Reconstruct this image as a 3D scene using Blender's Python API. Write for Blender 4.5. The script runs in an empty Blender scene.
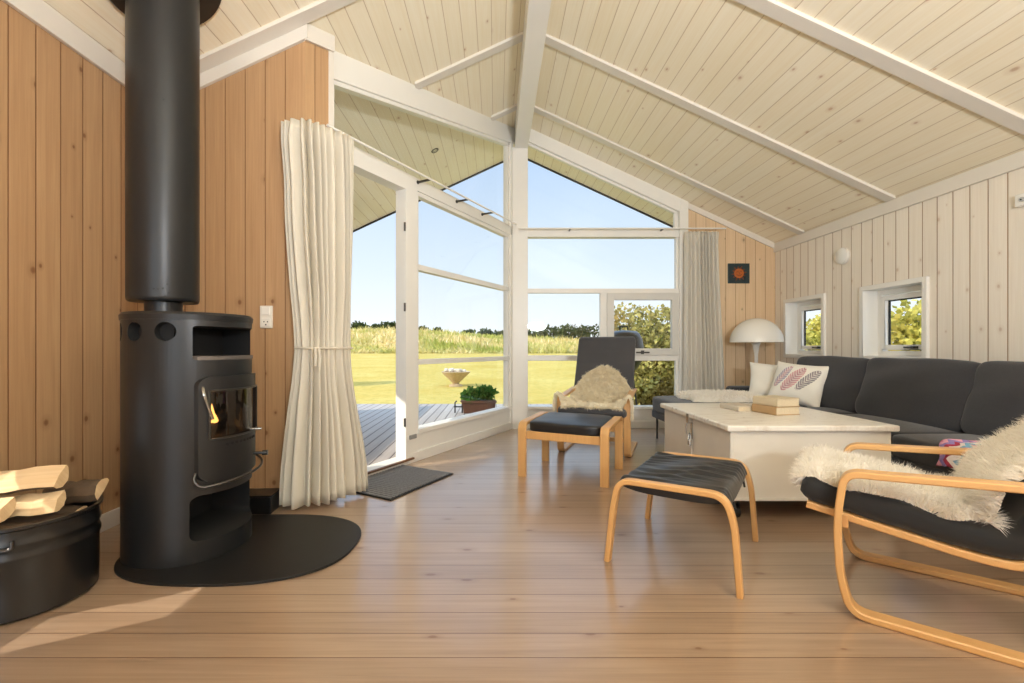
import bpy, bmesh, math, random
from mathutils import Vector, Matrix
import numpy as np
random.seed(7)
rng = np.random.default_rng(7)
SC = bpy.context.scene
COL = SC.collection
PI = math.pi
R = math.radians
V = Vector
F = 452.0; CX = 496.0; CY = 348.0; H = 0.975

# ------------------------------------------------------------------ helpers
def srgb(r, g, b):
    f = lambda c: (c / 255) / 12.92 if c / 255 <= 0.04045 else ((c / 255 + 0.055) / 1.055) ** 2.4
    return (f(r), f(g), f(b), 1.0)

def tag(o, label=None, cat=None, group=None, kind=None):
    if label: o['label'] = label
    if cat: o['category'] = cat
    if group: o['group'] = group
    if kind: o['kind'] = kind
    return o

def empty(name, loc=(0, 0, 0), rz=0.0):
    o = bpy.data.objects.new(name, None)
    COL.objects.link(o)
    o.location = loc
    o.rotation_euler = (0, 0, rz)
    o.empty_display_size = 0.05
    return o

def thing(name, label, cat, loc=(0, 0, 0), rz=0.0, group=None):
    return tag(empty(name, loc, rz), label, cat, group)

def fillet(pts, rad, seg=6):
    """Round the inner corners of a polyline (3D points)."""
    pts = [V(p) for p in pts]
    out = [pts[0]]
    for i in range(1, len(pts) - 1):
        r = rad[i - 1] if isinstance(rad, (list, tuple)) else rad
        p0, p, p1 = pts[i - 1], pts[i], pts[i + 1]
        a = (p0 - p).normalized(); b = (p1 - p).normalized()
        d = min(r, (p0 - p).length * .49, (p1 - p).length * .49)
        s, e = p + a * d, p + b * d
        for k in range(seg + 1):
            t = k / seg
            out.append(s.lerp(p, t).lerp(p.lerp(e, t), t))
    out.append(pts[-1])
    return out

class MB:
    def __init__(self):
        self.v = []; self.f = []; self.m = []; self.uv = None
    def add(self, vs, fs, mi=0):
        n = len(self.v)
        self.v.extend([tuple(p) for p in vs])
        self.f.extend([tuple(i + n for i in f) for f in fs])
        self.m.extend([mi] * len(fs))
    def box(self, x0, x1, y0, y1, z0, z1, M=None, mi=0):
        vs = [V((x, y, z)) for z in (z0, z1) for y in (y0, y1) for x in (x0, x1)]
        if M is not None: vs = [M @ p for p in vs]
        self.add(vs, [(0, 2, 3, 1), (4, 5, 7, 6), (0, 1, 5, 4), (2, 6, 7, 3), (0, 4, 6, 2), (1, 3, 7, 5)], mi)
    def prism(self, poly, d, M=None, mi=0):
        """poly: list of 3D points (planar), extruded by vector d."""
        n = len(poly); d = V(d)
        vs = [V(p) for p in poly] + [V(p) + d for p in poly]
        if M is not None: vs = [M @ p for p in vs]
        fs = [tuple(range(n - 1, -1, -1)), tuple(range(n, 2 * n))]
        fs += [(i, (i + 1) % n, n + (i + 1) % n, n + i) for i in range(n)]
        self.add(vs, fs, mi)
    def bar(self, p, q, w, h, up=(0, 0, 1), mi=0):
        p = V(p); q = V(q); t = (q - p).normalized()
        s = t.cross(V(up)).normalized(); u = s.cross(t)
        vs = []
        for e in (p, q):
            for a, b in ((-1, -1), (1, -1), (1, 1), (-1, 1)):
                vs.append(e + s * a * w / 2 + u * b * h / 2)
        self.add(vs, [(0, 1, 2, 3), (7, 6, 5, 4), (0, 4, 5, 1), (1, 5, 6, 2), (2, 6, 7, 3), (3, 7, 4, 0)], mi)
    def tube(self, pts, r, seg=10, cap=True, closed=False, mi=0):
        pts = [V(p) for p in pts]; n = len(pts)
        rs = r if isinstance(r, (list, tuple)) else [r] * n
        vs = []; fs = []
        prev = None
        for i in range(n):
            if closed: t = (pts[(i + 1) % n] - pts[i - 1])
            else: t = pts[min(i + 1, n - 1)] - pts[max(i - 1, 0)]
            t = t.normalized()
            if prev is None:
                ref = V((0, 0, 1)) if abs(t.z) < .9 else V((1, 0, 0))
                a = t.cross(ref).normalized()
            else:
                a = (prev - t * prev.dot(t)).normalized()
            prev = a; b = t.cross(a)
            for k in range(seg):
                w = 2 * PI * k / seg
                vs.append(pts[i] + (a * math.cos(w) + b * math.sin(w)) * rs[i])
        m = n if closed else n - 1
        for i in range(m):
            j = (i + 1) % n
            for k in range(seg):
                k2 = (k + 1) % seg
                fs.append((i * seg + k, i * seg + k2, j * seg + k2, j * seg + k))
        if cap and not closed:
            fs.append(tuple(range(seg - 1, -1, -1)))
            fs.append(tuple((n - 1) * seg + k for k in range(seg)))
        self.add(vs, fs, mi)
    def sweep(self, path, side, prof, mi=0, cap=True):
        """sweep closed 2D profile (s, n) along a planar path; side = constant side vector."""
        path = [V(p) for p in path]; side = V(side).normalized(); n = len(path); k = len(prof(.5) if callable(prof) else prof)
        vs = []; fs = []
        for i in range(n):
            t = (path[min(i + 1, n - 1)] - path[max(i - 1, 0)]).normalized()
            nn = side.cross(t).normalized()
            pr = prof(i / (n - 1)) if callable(prof) else prof
            for a, b in pr: vs.append(path[i] + side * a + nn * b)
        for i in range(n - 1):
            for j in range(k):
                j2 = (j + 1) % k
                fs.append((i * k + j, i * k + j2, (i + 1) * k + j2, (i + 1) * k + j))
        if cap:
            fs.append(tuple(range(k - 1, -1, -1)))
            fs.append(tuple((n - 1) * k + j for j in range(k)))
        self.add(vs, fs, mi)
    def lathe(self, prof, seg=32, M=None, mi=0, a0=0, a1=2 * PI):
        full = abs(a1 - a0 - 2 * PI) < 1e-6
        ns = seg if full else seg + 1
        vs = []; fs = []; k = len(prof)
        for i in range(ns):
            w = a0 + (a1 - a0) * i / seg
            for r, z in prof: vs.append(V((r * math.cos(w), r * math.sin(w), z)))
        if M is not None: vs = [M @ p for p in vs]
        for i in range(seg):
            i2 = (i + 1) % ns
            for j in range(k - 1):
                fs.append((i * k + j, i2 * k + j, i2 * k + j + 1, i * k + j + 1))
        self.add(vs, fs, mi)
    def grid(self, P, mi=0, closed_u=False):
        nu = len(P); nv = len(P[0])
        vs = [p for row in P for p in row]; fs = []
        for i in range(nu if closed_u else nu - 1):
            i2 = (i + 1) % nu
            for j in range(nv - 1):
                fs.append((i * nv + j, i2 * nv + j, i2 * nv + j + 1, i * nv + j + 1))
        self.add(vs, fs, mi)
    def build(self, name, mat, parent=None, smooth=False, bevel=0, bseg=2, solid=0, weld=True, subd=0):
        me = bpy.data.meshes.new(name)
        me.from_pydata(self.v, [], self.f)
        mats = mat if isinstance(mat, (list, tuple)) else [mat]
        for q in mats: me.materials.append(q)
        if len(mats) > 1: me.polygons.foreach_set('material_index', self.m)
        bm = bmesh.new(); bm.from_mesh(me)
        if weld: bmesh.ops.remove_doubles(bm, verts=bm.verts, dist=1e-5)
        bmesh.ops.recalc_face_normals(bm, faces=bm.faces)
        if bevel:
            es = [e for e in bm.edges if len(e.link_faces) == 2 and e.calc_face_angle(0) > R(28)]
            bmesh.ops.bevel(bm, geom=es, offset=bevel, segments=bseg, profile=.5, affect='EDGES', clamp_overlap=True)
        bm.to_mesh(me); bm.free()
        if smooth:
            me.polygons.foreach_set('use_smooth', [True] * len(me.polygons))
            try: me.set_sharp_from_angle(angle=R(40) if smooth is True else R(smooth))
            except Exception: pass
        o = bpy.data.objects.new(name, me)
        COL.objects.link(o)
        if parent: o.parent = parent
        if solid:
            m = o.modifiers.new('s', 'SOLIDIFY'); m.thickness = solid; m.offset = 0
        if subd:
            m = o.modifiers.new('d', 'SUBSURF'); m.levels = subd; m.render_levels = subd
        return o

def struct(name, mb, mat, label=None, cat=None, **k):
    o = mb.build(name, mat, **k)
    return tag(o, label, cat, kind='structure')

def boolean(o, cutters, op='DIFFERENCE'):
    """cut o with the MB cutters and bake the result."""
    tmp = []
    for c in cutters:
        co = c.build('cut', o.data.materials[0]); co.parent = o.parent; tmp.append(co)
        m = o.modifiers.new('b', 'BOOLEAN'); m.object = co; m.operation = op; m.solver = 'EXACT'
    dg = bpy.context.evaluated_depsgraph_get()
    me = bpy.data.meshes.new_from_object(o.evaluated_get(dg))
    o.modifiers.clear(); old = o.data; o.data = me; bpy.data.meshes.remove(old)
    for co in tmp:
        m = co.data; bpy.data.objects.remove(co); bpy.data.meshes.remove(m)
    me.polygons.foreach_set('use_smooth', [True] * len(me.polygons))
    me.set_sharp_from_angle(angle=R(35))

def rrect(w, h, r, seg=6):
    out = []
    for cx, cy, a in ((w / 2 - r, h / 2 - r, 0), (-w / 2 + r, h / 2 - r, 90), (-w / 2 + r, -h / 2 + r, 180), (w / 2 - r, -h / 2 + r, 270)):
        for k in range(seg + 1):
            t = R(a + 90 * k / seg)
            out.append((cx + r * math.cos(t), cy + r * math.sin(t)))
    return out

def cushion_mb(sx, sy, sz, e=.28, n=14, crown=0.0, M=None, seed=0, wob=0.0):
    """a soft box: rounded edges, faces that crown outwards a little."""
    mb = MB(); rr = random.Random(seed); ph = [rr.uniform(0, 6) for _ in range(6)]
    def shape(p):
        x, y, z = p
        # push cube point on to superellipsoid-like rounded box
        k = 1 / e * 1.6
        l = (abs(x) ** k + abs(y) ** k + abs(z) ** k) ** (1 / k)
        q = V((x / l, y / l, z / l))
        c = crown * (1 - min(1, q.x * q.x)) * (1 - min(1, q.z * q.z))
        w = wob * (math.sin(q.x * 5 + ph[0]) * math.sin(q.z * 4 + ph[1]) + .5 * math.sin(q.z * 9 + ph[2] + q.x * 3))
        return V((q.x * sx / 2, q.y * (sy / 2 + c) + (w if abs(q.y) > .5 else 0), q.z * sz / 2 + w * .4))
    for ax in range(3):
        for sgn in (-1, 1):
            P = []
            for i in range(n + 1):
                row = []
                for j in range(n + 1):
                    a = math.sin((i / n * 2 - 1) * PI / 2 * .999); b = math.sin((j / n * 2 - 1) * PI / 2 * .999)
                    p = [0, 0, 0]; p[ax] = sgn; p[(ax + 1) % 3] = a; p[(ax + 2) % 3] = b
                    q = shape(p)
                    row.append(M @ q if M is not None else q)
                P.append(row)
            mb.grid(P)
    return mb

def pillow_mb(w, h, d, n=18, seed=0, wob=.008):
    mb = MB(); rr = random.Random(seed); a = [rr.uniform(0, 6) for _ in range(6)]
    for s in (-1, 1):
        P = []
        for i in range(n + 1):
            row = []
            for j in range(n + 1):
                u = math.sin((i / n * 2 - 1) * PI / 2); v = math.sin((j / n * 2 - 1) * PI / 2)
                t = d / 2 * (max(0, 1 - u ** 4) * max(0, 1 - v ** 4)) ** .6
                x = u * w / 2 * (1 - .09 * (1 - v * v)); y = v * h / 2 * (1 - .09 * (1 - u * u))
                wv = wob * math.sin(u * 6 + a[0] + v * 3) * math.sin(v * 5 + a[1]) * min(1, t / d * 4)
                row.append(V((x, y, s * (t + wv))))
            P.append(row)
        mb.grid(P)
    return mb

# ------------------------------------------------------------------ node DSL
class NT:
    def __init__(self, name):
        self.mat = bpy.data.materials.new(name); self.mat.use_nodes = True
        self.t = self.mat.node_tree; self.t.nodes.clear()
        self.out = self.n('ShaderNodeOutputMaterial')
    def n(self, ty, **k):
        o = self.t.nodes.new(ty)
        for a, b in k.items(): setattr(o, a, b)
        return o
    def put(self, sock, val):
        if isinstance(val, bpy.types.NodeSocket): self.t.links.new(val, sock)
        elif val is not None: sock.default_value = val
    def math(self, op, a, b=None, c=None):
        o = self.n('ShaderNodeMath', operation=op)
        self.put(o.inputs[0], a); self.put(o.inputs[1], b); self.put(o.inputs[2], c)
        return o.outputs[0]
    def obj(self):
        tc = self.n('ShaderNodeTexCoord'); s = self.n('ShaderNodeSeparateXYZ')
        self.t.links.new(tc.outputs['Object'], s.inputs[0])
        return tc.outputs['Object'], s.outputs
    def xyz(self, a, b, c):
        o = self.n('ShaderNodeCombineXYZ')
        for i, q in enumerate((a, b, c)): self.put(o.inputs[i], q)
        return o.outputs[0]
    def noise(self, vec, scale=5, detail=3, rough=.5, dist=0):
        o = self.n('ShaderNodeTexNoise'); self.put(o.inputs['Vector'], vec)
        o.inputs['Scale'].default_value = scale; o.inputs['Detail'].default_value = detail
        o.inputs['Roughness'].default_value = rough; o.inputs['Distortion'].default_value = dist
        return o.outputs[0]
    def vor(self, vec, scale=5, feature='F1', rand=1, dim='3D'):
        o = self.n('ShaderNodeTexVoronoi', feature=feature, voronoi_dimensions=dim); self.put(o.inputs['Vector'], vec)
        o.inputs['Scale'].default_value = scale; o.inputs['Randomness'].default_value = rand
        return o
    def mix(self, f, a, b, blend='MIX'):
        o = self.n('ShaderNodeMix', data_type='RGBA', blend_type=blend)
        self.put(o.inputs[0], f); self.put(o.inputs[6], a); self.put(o.inputs[7], b)
        return o.outputs[2]
    def ramp(self, f, a, b, lo=0, hi=1):
        o = self.n('ShaderNodeMapRange'); self.put(o.inputs[0], f)
        o.inputs[1].default_value = a; o.inputs[2].default_value = b
        o.inputs[3].default_value = lo; o.inputs[4].default_value = hi
        return o.outputs[0]
    def bump(self, h, strength=.3, dist=.01):
        o = self.n('ShaderNodeBump'); self.put(o.inputs['Height'], h)
        o.inputs['Strength'].default_value = strength; o.inputs['Distance'].default_value = dist
        return o.outputs[0]
    def bsdf(self, color, rough=.5, metal=0, normal=None, spec=.5, coat=0, sheen=0, trans=0, emit=None, es=0, crough=.1):
        o = self.n('ShaderNodeBsdfPrincipled')
        self.put(o.inputs['Base Color'], color); self.put(o.inputs['Roughness'], rough)
        o.inputs['Metallic'].default_value = metal
        o.inputs['Specular IOR Level'].default_value = spec
        o.inputs['Coat Weight'].default_value = coat; o.inputs['Coat Roughness'].default_value = crough
        o.inputs['Sheen Weight'].default_value = sheen
        o.inputs['Transmission Weight'].default_value = trans
        if emit is not None:
            self.put(o.inputs['Emission Color'], emit); o.inputs['Emission Strength'].default_value = es
        if normal is not None: self.put(o.inputs['Normal'], normal)
        return o.outputs[0]
    def done(self, sh):
        self.t.links.new(sh, self.out.inputs[0]); return self.mat

def plain(name, c, rough=.5, metal=0, var=.06, scale=8, bump=.0, bscale=60, spec=.5, coat=0, sheen=0):
    t = NT(name); ob, s = t.obj()
    d = tuple(max(0, q * (1 - var * 2.2)) for q in c[:3]) + (1,)
    col = t.mix(t.noise(ob, scale, 4), d, c)
    nm = t.bump(t.noise(ob, bscale, 3), bump, .004) if bump else None
    return t.done(t.bsdf(col, rough, metal, nm, spec, coat, sheen))

def planks(name, across, along, width, phase, c1, c2, gcol, gw, rough=.5, knot=1.0, knotc=None, spec=.4, coat=0, bump=.5, ends=None, gmix=.9, wear=0, kscale=1.0):
    t = NT(name); ob, s = t.obj()
    a = s[across]; l = s[along]
    q = t.math('DIVIDE', t.math('SUBTRACT', a, phase), width)
    fr = t.math('FRACT', q); idx = t.math('FLOOR', q)
    wn = t.n('ShaderNodeTexWhiteNoise', noise_dimensions='1D'); t.put(wn.inputs['W'], idx); rnd = wn.outputs[0]
    off = t.math('MULTIPLY', rnd, 37.0)
    ls = t.math('ADD', l, off)
    gv = t.xyz(t.math('MULTIPLY', a, 60.0), t.math('MULTIPLY', ls, 1.6), off)
    grain = t.noise(gv, 1.0, 5, .6, .6)
    broad = t.noise(t.xyz(t.math('MULTIPLY', a, 8.0), t.math('MULTIPLY', ls, 1.1), off), 1.0, 3)
    f = t.math('ADD', t.math('MULTIPLY', t.ramp(grain, .3, .7), .6), t.math('ADD', t.math('MULTIPLY', rnd, .35), t.math('MULTIPLY', broad, .3)))
    col = t.mix(t.math('MINIMUM', f, 1.0), c1, c2)
    if knot:
        v = t.vor(t.xyz(t.math('MULTIPLY', a, 1 / width * .55), t.math('MULTIPLY', ls, 2.6 * kscale), 0.0), 1.0, dim='2D')
        dist = t.math('ADD', v.outputs['Distance'], t.math('MULTIPLY', t.math('SUBTRACT', grain, .5), .04))
        vc = t.n('ShaderNodeSeparateColor'); t.t.links.new(v.outputs['Color'], vc.inputs[0])
        pres = t.math('GREATER_THAN', vc.outputs[0], .5); sz = t.math('ADD', .5, vc.outputs[1])
        dist = t.math('DIVIDE', dist, sz)
        km = t.math('MULTIPLY', pres, t.ramp(dist, .045, .02))
        halo = t.math('MULTIPLY', pres, t.ramp(dist, .11, .03))
        kc = knotc or tuple(x * .35 for x in c1[:3]) + (1,)
        col = t.mix(t.math('MULTIPLY', halo, .3 * knot), col, kc)
        col = t.mix(t.math('MULTIPLY', km, .7 * knot), col, kc)
    ed = t.math('MULTIPLY', t.math('MINIMUM', fr, t.math('SUBTRACT', 1.0, fr)), width)
    g = t.ramp(ed, gw * .5, gw)   # 0 in groove
    if ends:
        wn2 = t.math('FRACT', t.math('ADD', t.math('DIVIDE', l, ends), rnd))
        e2 = t.math('MULTIPLY', t.math('MINIMUM', wn2, t.math('SUBTRACT', 1.0, wn2)), ends)
        g = t.math('MINIMUM', g, t.ramp(e2, gw * .5, gw))
    if wear:
        wnz = t.ramp(t.noise(ob, 1.3, 4), .45, .7)
        col = t.mix(t.math('MULTIPLY', wnz, wear), col, tuple(min(1, x * 1.25) for x in c2[:3]) + (1,))
    col = t.mix(t.math('MULTIPLY', t.math('SUBTRACT', 1.0, g), gmix), col, gcol)
    hgt = t.math('ADD', g, t.math('MULTIPLY', grain, .08))
    nm = t.bump(hgt, bump, .006)
    ro = t.math('ADD', rough, t.math('MULTIPLY', t.math('SUBTRACT', grain, .5), .15))
    return t.done(t.bsdf(col, ro, 0, nm, spec, coat, crough=.18))

# ------------------------------------------------------------------ materials
M = {}
PINE1, PINE2 = srgb(166, 128, 92), srgb(193, 157, 117)
M['pine_y'] = planks('pine_wall_y', 1, 2, .117, 2.0635, PINE1, PINE2, srgb(120, 76, 40), .0034, .45, kscale=1.3, knotc=srgb(112, 66, 34))
M['pine_x'] = planks('pine_wall_x', 0, 2, .125, -1.19, PINE1, PINE2, srgb(120, 76, 40), .0034, .45, kscale=1.3, knotc=srgb(112, 66, 34))
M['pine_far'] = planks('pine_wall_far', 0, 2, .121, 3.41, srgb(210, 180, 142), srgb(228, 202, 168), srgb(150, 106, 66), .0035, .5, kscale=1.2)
M['white_y'] = planks('whitewash_wall_y', 1, 2, .1205, 3.012, srgb(228, 218, 203), srgb(242, 235, 223), srgb(150, 112, 74), .0045, .5, knot=.5, knotc=srgb(176, 136, 98), kscale=1.2)
M['ceil'] = planks('ceiling_boards', 0, 1, .114, .3065, srgb(243, 230, 200), srgb(251, 243, 222), srgb(176, 142, 98), .0028, .5, knot=.7, knotc=srgb(178, 128, 82), gmix=.6, kscale=1.0)
M['floor'] = planks('floor_boards', 1, 0, .1212, 1.4235, srgb(140, 114, 92), srgb(174, 148, 124), srgb(100, 66, 42), .0026, .34, knot=.8, knotc=srgb(110, 68, 40), spec=.5, coat=1.0, bump=.25, kscale=.8)
M['deck'] = planks('deck_boards', 0, 1, .13, -1.165, srgb(150, 138, 128), srgb(176, 164, 152), srgb(84, 74, 68), .009, .75, knot=.3, bump=.8)
M['white'] = plain('white_paint', srgb(238, 236, 230), .35, var=.015)
M['white_trim'] = plain('white_trim_paint', srgb(228, 222, 212), .45, var=.02)
M['black_steel'] = plain('stove_black', srgb(40, 40, 41), .36, metal=.3, var=.04, bump=.03, bscale=300)
M['black_metal'] = plain('black_enamel', srgb(26, 25, 25), .28, var=.05, spec=.6)
M['recess_dark'] = plain('dark_inside', srgb(22, 21, 21), .8, var=.1)
M['chrome'] = plain('brushed_steel', srgb(200, 198, 192), .25, metal=1, var=.03)
M['dark_chrome'] = plain('dark_steel', srgb(90, 88, 86), .3, metal=1, var=.03)
M['plate'] = plain('floor_plate_steel', srgb(30, 29, 29), .5, metal=.2, var=.12, scale=14)
M['birch'] = planks('bent_birch', 0, 1, 3.0, 10.0, srgb(200, 150, 92), srgb(218, 172, 114), srgb(200, 150, 92), .0001, .35, knot=0, spec=.5, bump=.05)
M['rubber'] = plain('black_rubber', srgb(20, 20, 20), .7)
M['leather'] = plain('black_leather', srgb(30, 29, 30), .38, var=.1, bump=.12, bscale=160)
M['leather2'] = plain('worn_leather', srgb(40, 41, 44), .30, var=.15, bump=.12, bscale=120)
M['black_fab'] = plain('black_canvas', srgb(24, 24, 26), .8, var=.12, bump=.1, bscale=300, sheen=.2)
M['grey_fab'] = plain('charcoal_chair_fabric', srgb(70, 70, 74), .9, var=.1, bump=.1, bscale=400, sheen=.2)
def weave(name, c1, c2, sc=420):
    t = NT(name); ob, s = t.obj()
    n = t.noise(ob, sc, 2); b = t.noise(ob, 6, 3)
    col = t.mix(t.ramp(n, .35, .65), c1, c2)
    col = t.mix(t.math('MULTIPLY', b, .25), col, c1)
    return t.done(t.bsdf(col, .92, 0, t.bump(n, .25, .003), .3, 0, .25))
M['sofa'] = weave('sofa_fabric', srgb(42, 42, 45), srgb(66, 66, 70))
M['sofa_seat'] = weave('sofa_seat_fabric', srgb(38, 38, 41), srgb(58, 58, 62))
def fur_mat(name, c1, c2):
    t = NT(name); g = t.n('ShaderNodeNewGeometry'); ob, s = t.obj()
    col = t.mix(g.outputs['Random Per Island'], c1, c2)
    d = t.n('ShaderNodeBsdfDiffuse'); t.put(d.inputs[0], col)
    tr = t.n('ShaderNodeBsdfTranslucent'); t.put(tr.inputs[0], col)
    m = t.n('ShaderNodeMixShader'); m.inputs[0].default_value = .35
    t.t.links.new(d.outputs[0], m.inputs[1]); t.t.links.new(tr.outputs[0], m.inputs[2])
    return t.done(m.outputs[0])
M['fur'] = fur_mat('white_wool', srgb(248, 242, 230), srgb(255, 252, 246))
M['fur_cream'] = fur_mat('cream_wool', srgb(246, 236, 212), srgb(255, 250, 236))
def cloth(name, c, tr=.3, var=.04):
    t = NT(name); ob, s = t.obj()
    n = t.noise(ob, 260, 2)
    col = t.mix(n, tuple(x * (1 - var) for x in c[:3]) + (1,), c)
    d = t.n('ShaderNodeBsdfDiffuse'); t.put(d.inputs[0], col)
    tl = t.n('ShaderNodeBsdfTranslucent'); t.put(tl.inputs[0], col)
    m = t.n('ShaderNodeMixShader'); m.inputs[0].default_value = tr
    t.t.links.new(d.outputs[0], m.inputs[1]); t.t.links.new(tl.outputs[0], m.inputs[2])
    return t.done(m.outputs[0])
M['curtain'] = cloth('cream_curtain', srgb(238, 232, 218), .3)
M['curtain2'] = cloth('white_curtain', srgb(240, 236, 226), .3)
M['pillow'] = cloth('white_cotton', srgb(242, 238, 228), .05)
def glass_mat(name, tint=(1, 1, 1, 1), refl=1.0):
    t = NT(name)
    tr = t.n('ShaderNodeBsdfTransparent'); tr.inputs[0].default_value = tint
    gl = t.n('ShaderNodeBsdfGlossy'); gl.inputs['Roughness'].default_value = .02
    lw = t.n('ShaderNodeLayerWeight'); lw.inputs[0].default_value = .5
    m = t.n('ShaderNodeMixShader')
    sch = t.math('ADD', .04, t.math('MULTIPLY', t.math('POWER', lw.outputs['Facing'], 5.0), .9))
    t.put(m.inputs[0], t.math('MULTIPLY', sch, refl))
    t.t.links.new(tr.outputs[0], m.inputs[1]); t.t.links.new(gl.outputs[0], m.inputs[2])
    return t.done(m.outputs[0])
M['glass'] = glass_mat('window_glass', (.98, .99, .985, 1), .5)
M['stove_glass'] = glass_mat('stove_glass', (.75, .72, .7, 1), 1.6)
def emis(name, c, s):
    t = NT(name); e = t.n('ShaderNodeEmission'); e.inputs[0].default_value = c; e.inputs[1].default_value = s
    return t.done(e.outputs[0])
M['flame'] = emis('flame', (1, .42, .10, 1), 5)
def leafm(name, c1, c2, c3, tr=.35, sc=.9):
    t = NT(name); g = t.n('ShaderNodeNewGeometry'); ob, s = t.obj()
    col = t.mix(g.outputs['Random Per Island'], c1, c2)
    col = t.mix(t.ramp(t.noise(ob, sc, 2), .42, .62), col, c3)
    d = t.n('ShaderNodeBsdfDiffuse'); t.put(d.inputs[0], col)
    tl = t.n('ShaderNodeBsdfTranslucent'); t.put(tl.inputs[0], col)
    m = t.n('ShaderNodeMixShader'); m.inputs[0].default_value = tr
    t.t.links.new(d.outputs[0], m.inputs[1]); t.t.links.new(tl.outputs[0], m.inputs[2])
    return t.done(m.outputs[0])
M['leaf_bush'] = leafm('bush_leaves', srgb(112, 112, 48), srgb(226, 212, 130), srgb(164, 138, 84))
M['leaf_yellow'] = leafm('yellow_leaves', srgb(128, 126, 44), srgb(236, 220, 116), srgb(190, 172, 84))
M['leaf_dark'] = leafm('far_tree_leaves', srgb(62, 76, 50), srgb(104, 112, 70), srgb(88, 92, 64))
M['leaf_plant'] = leafm('plant_leaves', srgb(44, 84, 36), srgb(98, 140, 60), srgb(70, 110, 48))
M['bark'] = plain('bark', srgb(104, 84, 64), .9, var=.25, scale=20, bump=.6, bscale=30)
M['meadow'] = leafm('meadow_grass', srgb(204, 184, 112), srgb(248, 226, 176), srgb(176, 176, 92), .3, .13)

WORLD, SUN, NEAR, UP, EXPO = 1.18, 4.8, 45, 240, 0.0
# ------------------------------------------------------------------ room shell
RX, RZ, SL = 0.3065, 3.69, 0.465          # ridge position, height, slope
XL, XR, YG, YS, YN = -2.10, 3.41, 5.52, 2.82, -3.2
def cz(x): return RZ - SL * abs(x - RX)
G0 = V((-1.126, 3.20, 0)); G1 = V((.185, 5.53, 0))
GU = (G1 - G0).normalized(); GN = V((GU.y, -GU.x, 0)); GL = (G1 - G0).length
GM = Matrix(((GU.x, GN.x, 0, G0.x), (GU.y, GN.y, 0, G0.y), (0, 0, 1, 0), (0, 0, 0, 1)))   # (u along, n inward, z)

mb = MB()
mb.prism([(XL, YN, -.2), (XR, YN, -.2), (XR, YG, -.2), (.2, YG, -.2), (-1.10, 3.20, -.2), (-1.21, 3.0, -.2), (-1.19, YS, -.2), (XL, YS, -.2)], (0, 0, .2))
struct('floor', mb, M['floor'], 'pale brown wooden floorboards running across the room', 'floor')
# ceiling: two boarded slopes with overhang towards the garden
mb = MB()
xl, xr = -3.0, 3.95
y0, y1 = YN - .1, 6.32
mb.prism([(xl, y0, cz(xl)), (RX, y0, RZ), (xr, y0, cz(xr)), (xr, y0, cz(xr) + .16), (RX, y0, RZ + .16), (xl, y0, cz(xl) + .16)], (0, y1 - y0, 0))
struct('ceiling', mb, M['ceil'], 'whitewashed board ceiling sloping both ways from the ridge', 'ceiling')
mb = MB()
for x_ in (xl, xr):
    mb.prism([(RX, y1, RZ - .02), (x_, y1, cz(x_) - .02), (x_, y1, cz(x_) + .17), (RX, y1, RZ + .17)], (0, .025, 0))
struct('trim_1', mb, plain('dark_fascia', srgb(52, 50, 50), .7), 'dark verge board along the roof edge outside', 'trim')

def wall_poly(mb, axis, const, thick, outline):
    """vertical wall; outline in (horizontal, z)."""
    if axis == 'y':
        mb.prism([(const, a, b) for a, b in outline], (thick, 0, 0))
    else:
        mb.prism([(a, const, b) for a, b in outline], (0, thick, 0))
# right wall with two deep window openings
WY = [(3.575, 4.195), (4.69, 5.31)]; WZ = (.885, 1.52)
mb = MB(); ze = cz(XR)
def rw(a, b, z0, z1): mb.box(XR, XR + .2, a, b, z0, z1)
ys = [YN, WY[0][0], WY[0][1], WY[1][0], WY[1][1], YG + .1]
rw(ys[0], ys[1], -.2, ze); rw(ys[2], ys[3], -.2, ze); rw(ys[4], ys[5], -.2, ze)
for a, b in WY: rw(a, b, -.2, WZ[0]); rw(a, b, WZ[1], ze)
struct('wall_right', mb, M['white_y'], 'whitewashed vertical board wall behind the sofa', 'wall')
# left wall with an out-of-frame low window, sized to throw the sun patch
LW = (1.10, 1.66, .35, .76)
mb = MB(); zl = cz(XL) + .05
for a, b, c, d in ((YN, LW[0], -.2, zl), (LW[1], YS + .1, -.2, zl), (LW[0], LW[1], -.2, LW[2]), (LW[0], LW[1], LW[3], zl)):
    mb.box(XL - .1, XL, a, b, c, d)
struct('wall_left', mb, M['pine_y'], 'natural pine board wall left of the stove', 'wall')
mb = MB()
mb.prism([(XL - .1, YS, -.2), (-1.19, YS, -.2), (-1.19, YS, cz(-1.19) + .03), (XL - .1, YS, cz(XL - .1) + .03)], (0, .1, 0))
struct('wall_alcove', mb, M['pine_x'], 'natural pine board wall behind the stove', 'wall')
mb = MB()
def gzn(u, n): p = GM @ V((u, n, 0)); return cz(p.x)
ua, ub, na, nb = -.362, -.150, -.06, .131
q = [(ua, nb), (ub, nb), (ub, na), (ua - .05, na)]
mb.add([GM @ V((u, n, -.2)) for u, n in q] + [GM @ V((u, n, gzn(u, n) + .01)) for u, n in q], [(3, 2, 1, 0), (4, 5, 6, 7)] + [(i, (i + 1) % 4, 4 + (i + 1) % 4, 4 + i) for i in range(4)])
mb.box(-1.205, -1.189, YS - .0015, YS + .03, 0, cz(-1.19))
struct('wall_return', mb, M['pine_y'], 'short return of the pine wall behind the left curtain', 'wall')
mb = MB()
mb.prism([(2.33, YG, -.2), (XR + .2, YG, -.2), (XR + .2, YG, cz(XR)), (2.33, YG, cz(2.33) + .03)], (0, .14, 0))
struct('wall_far', mb, M['pine_far'], 'pine board gable wall in the right corner', 'wall')
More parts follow.
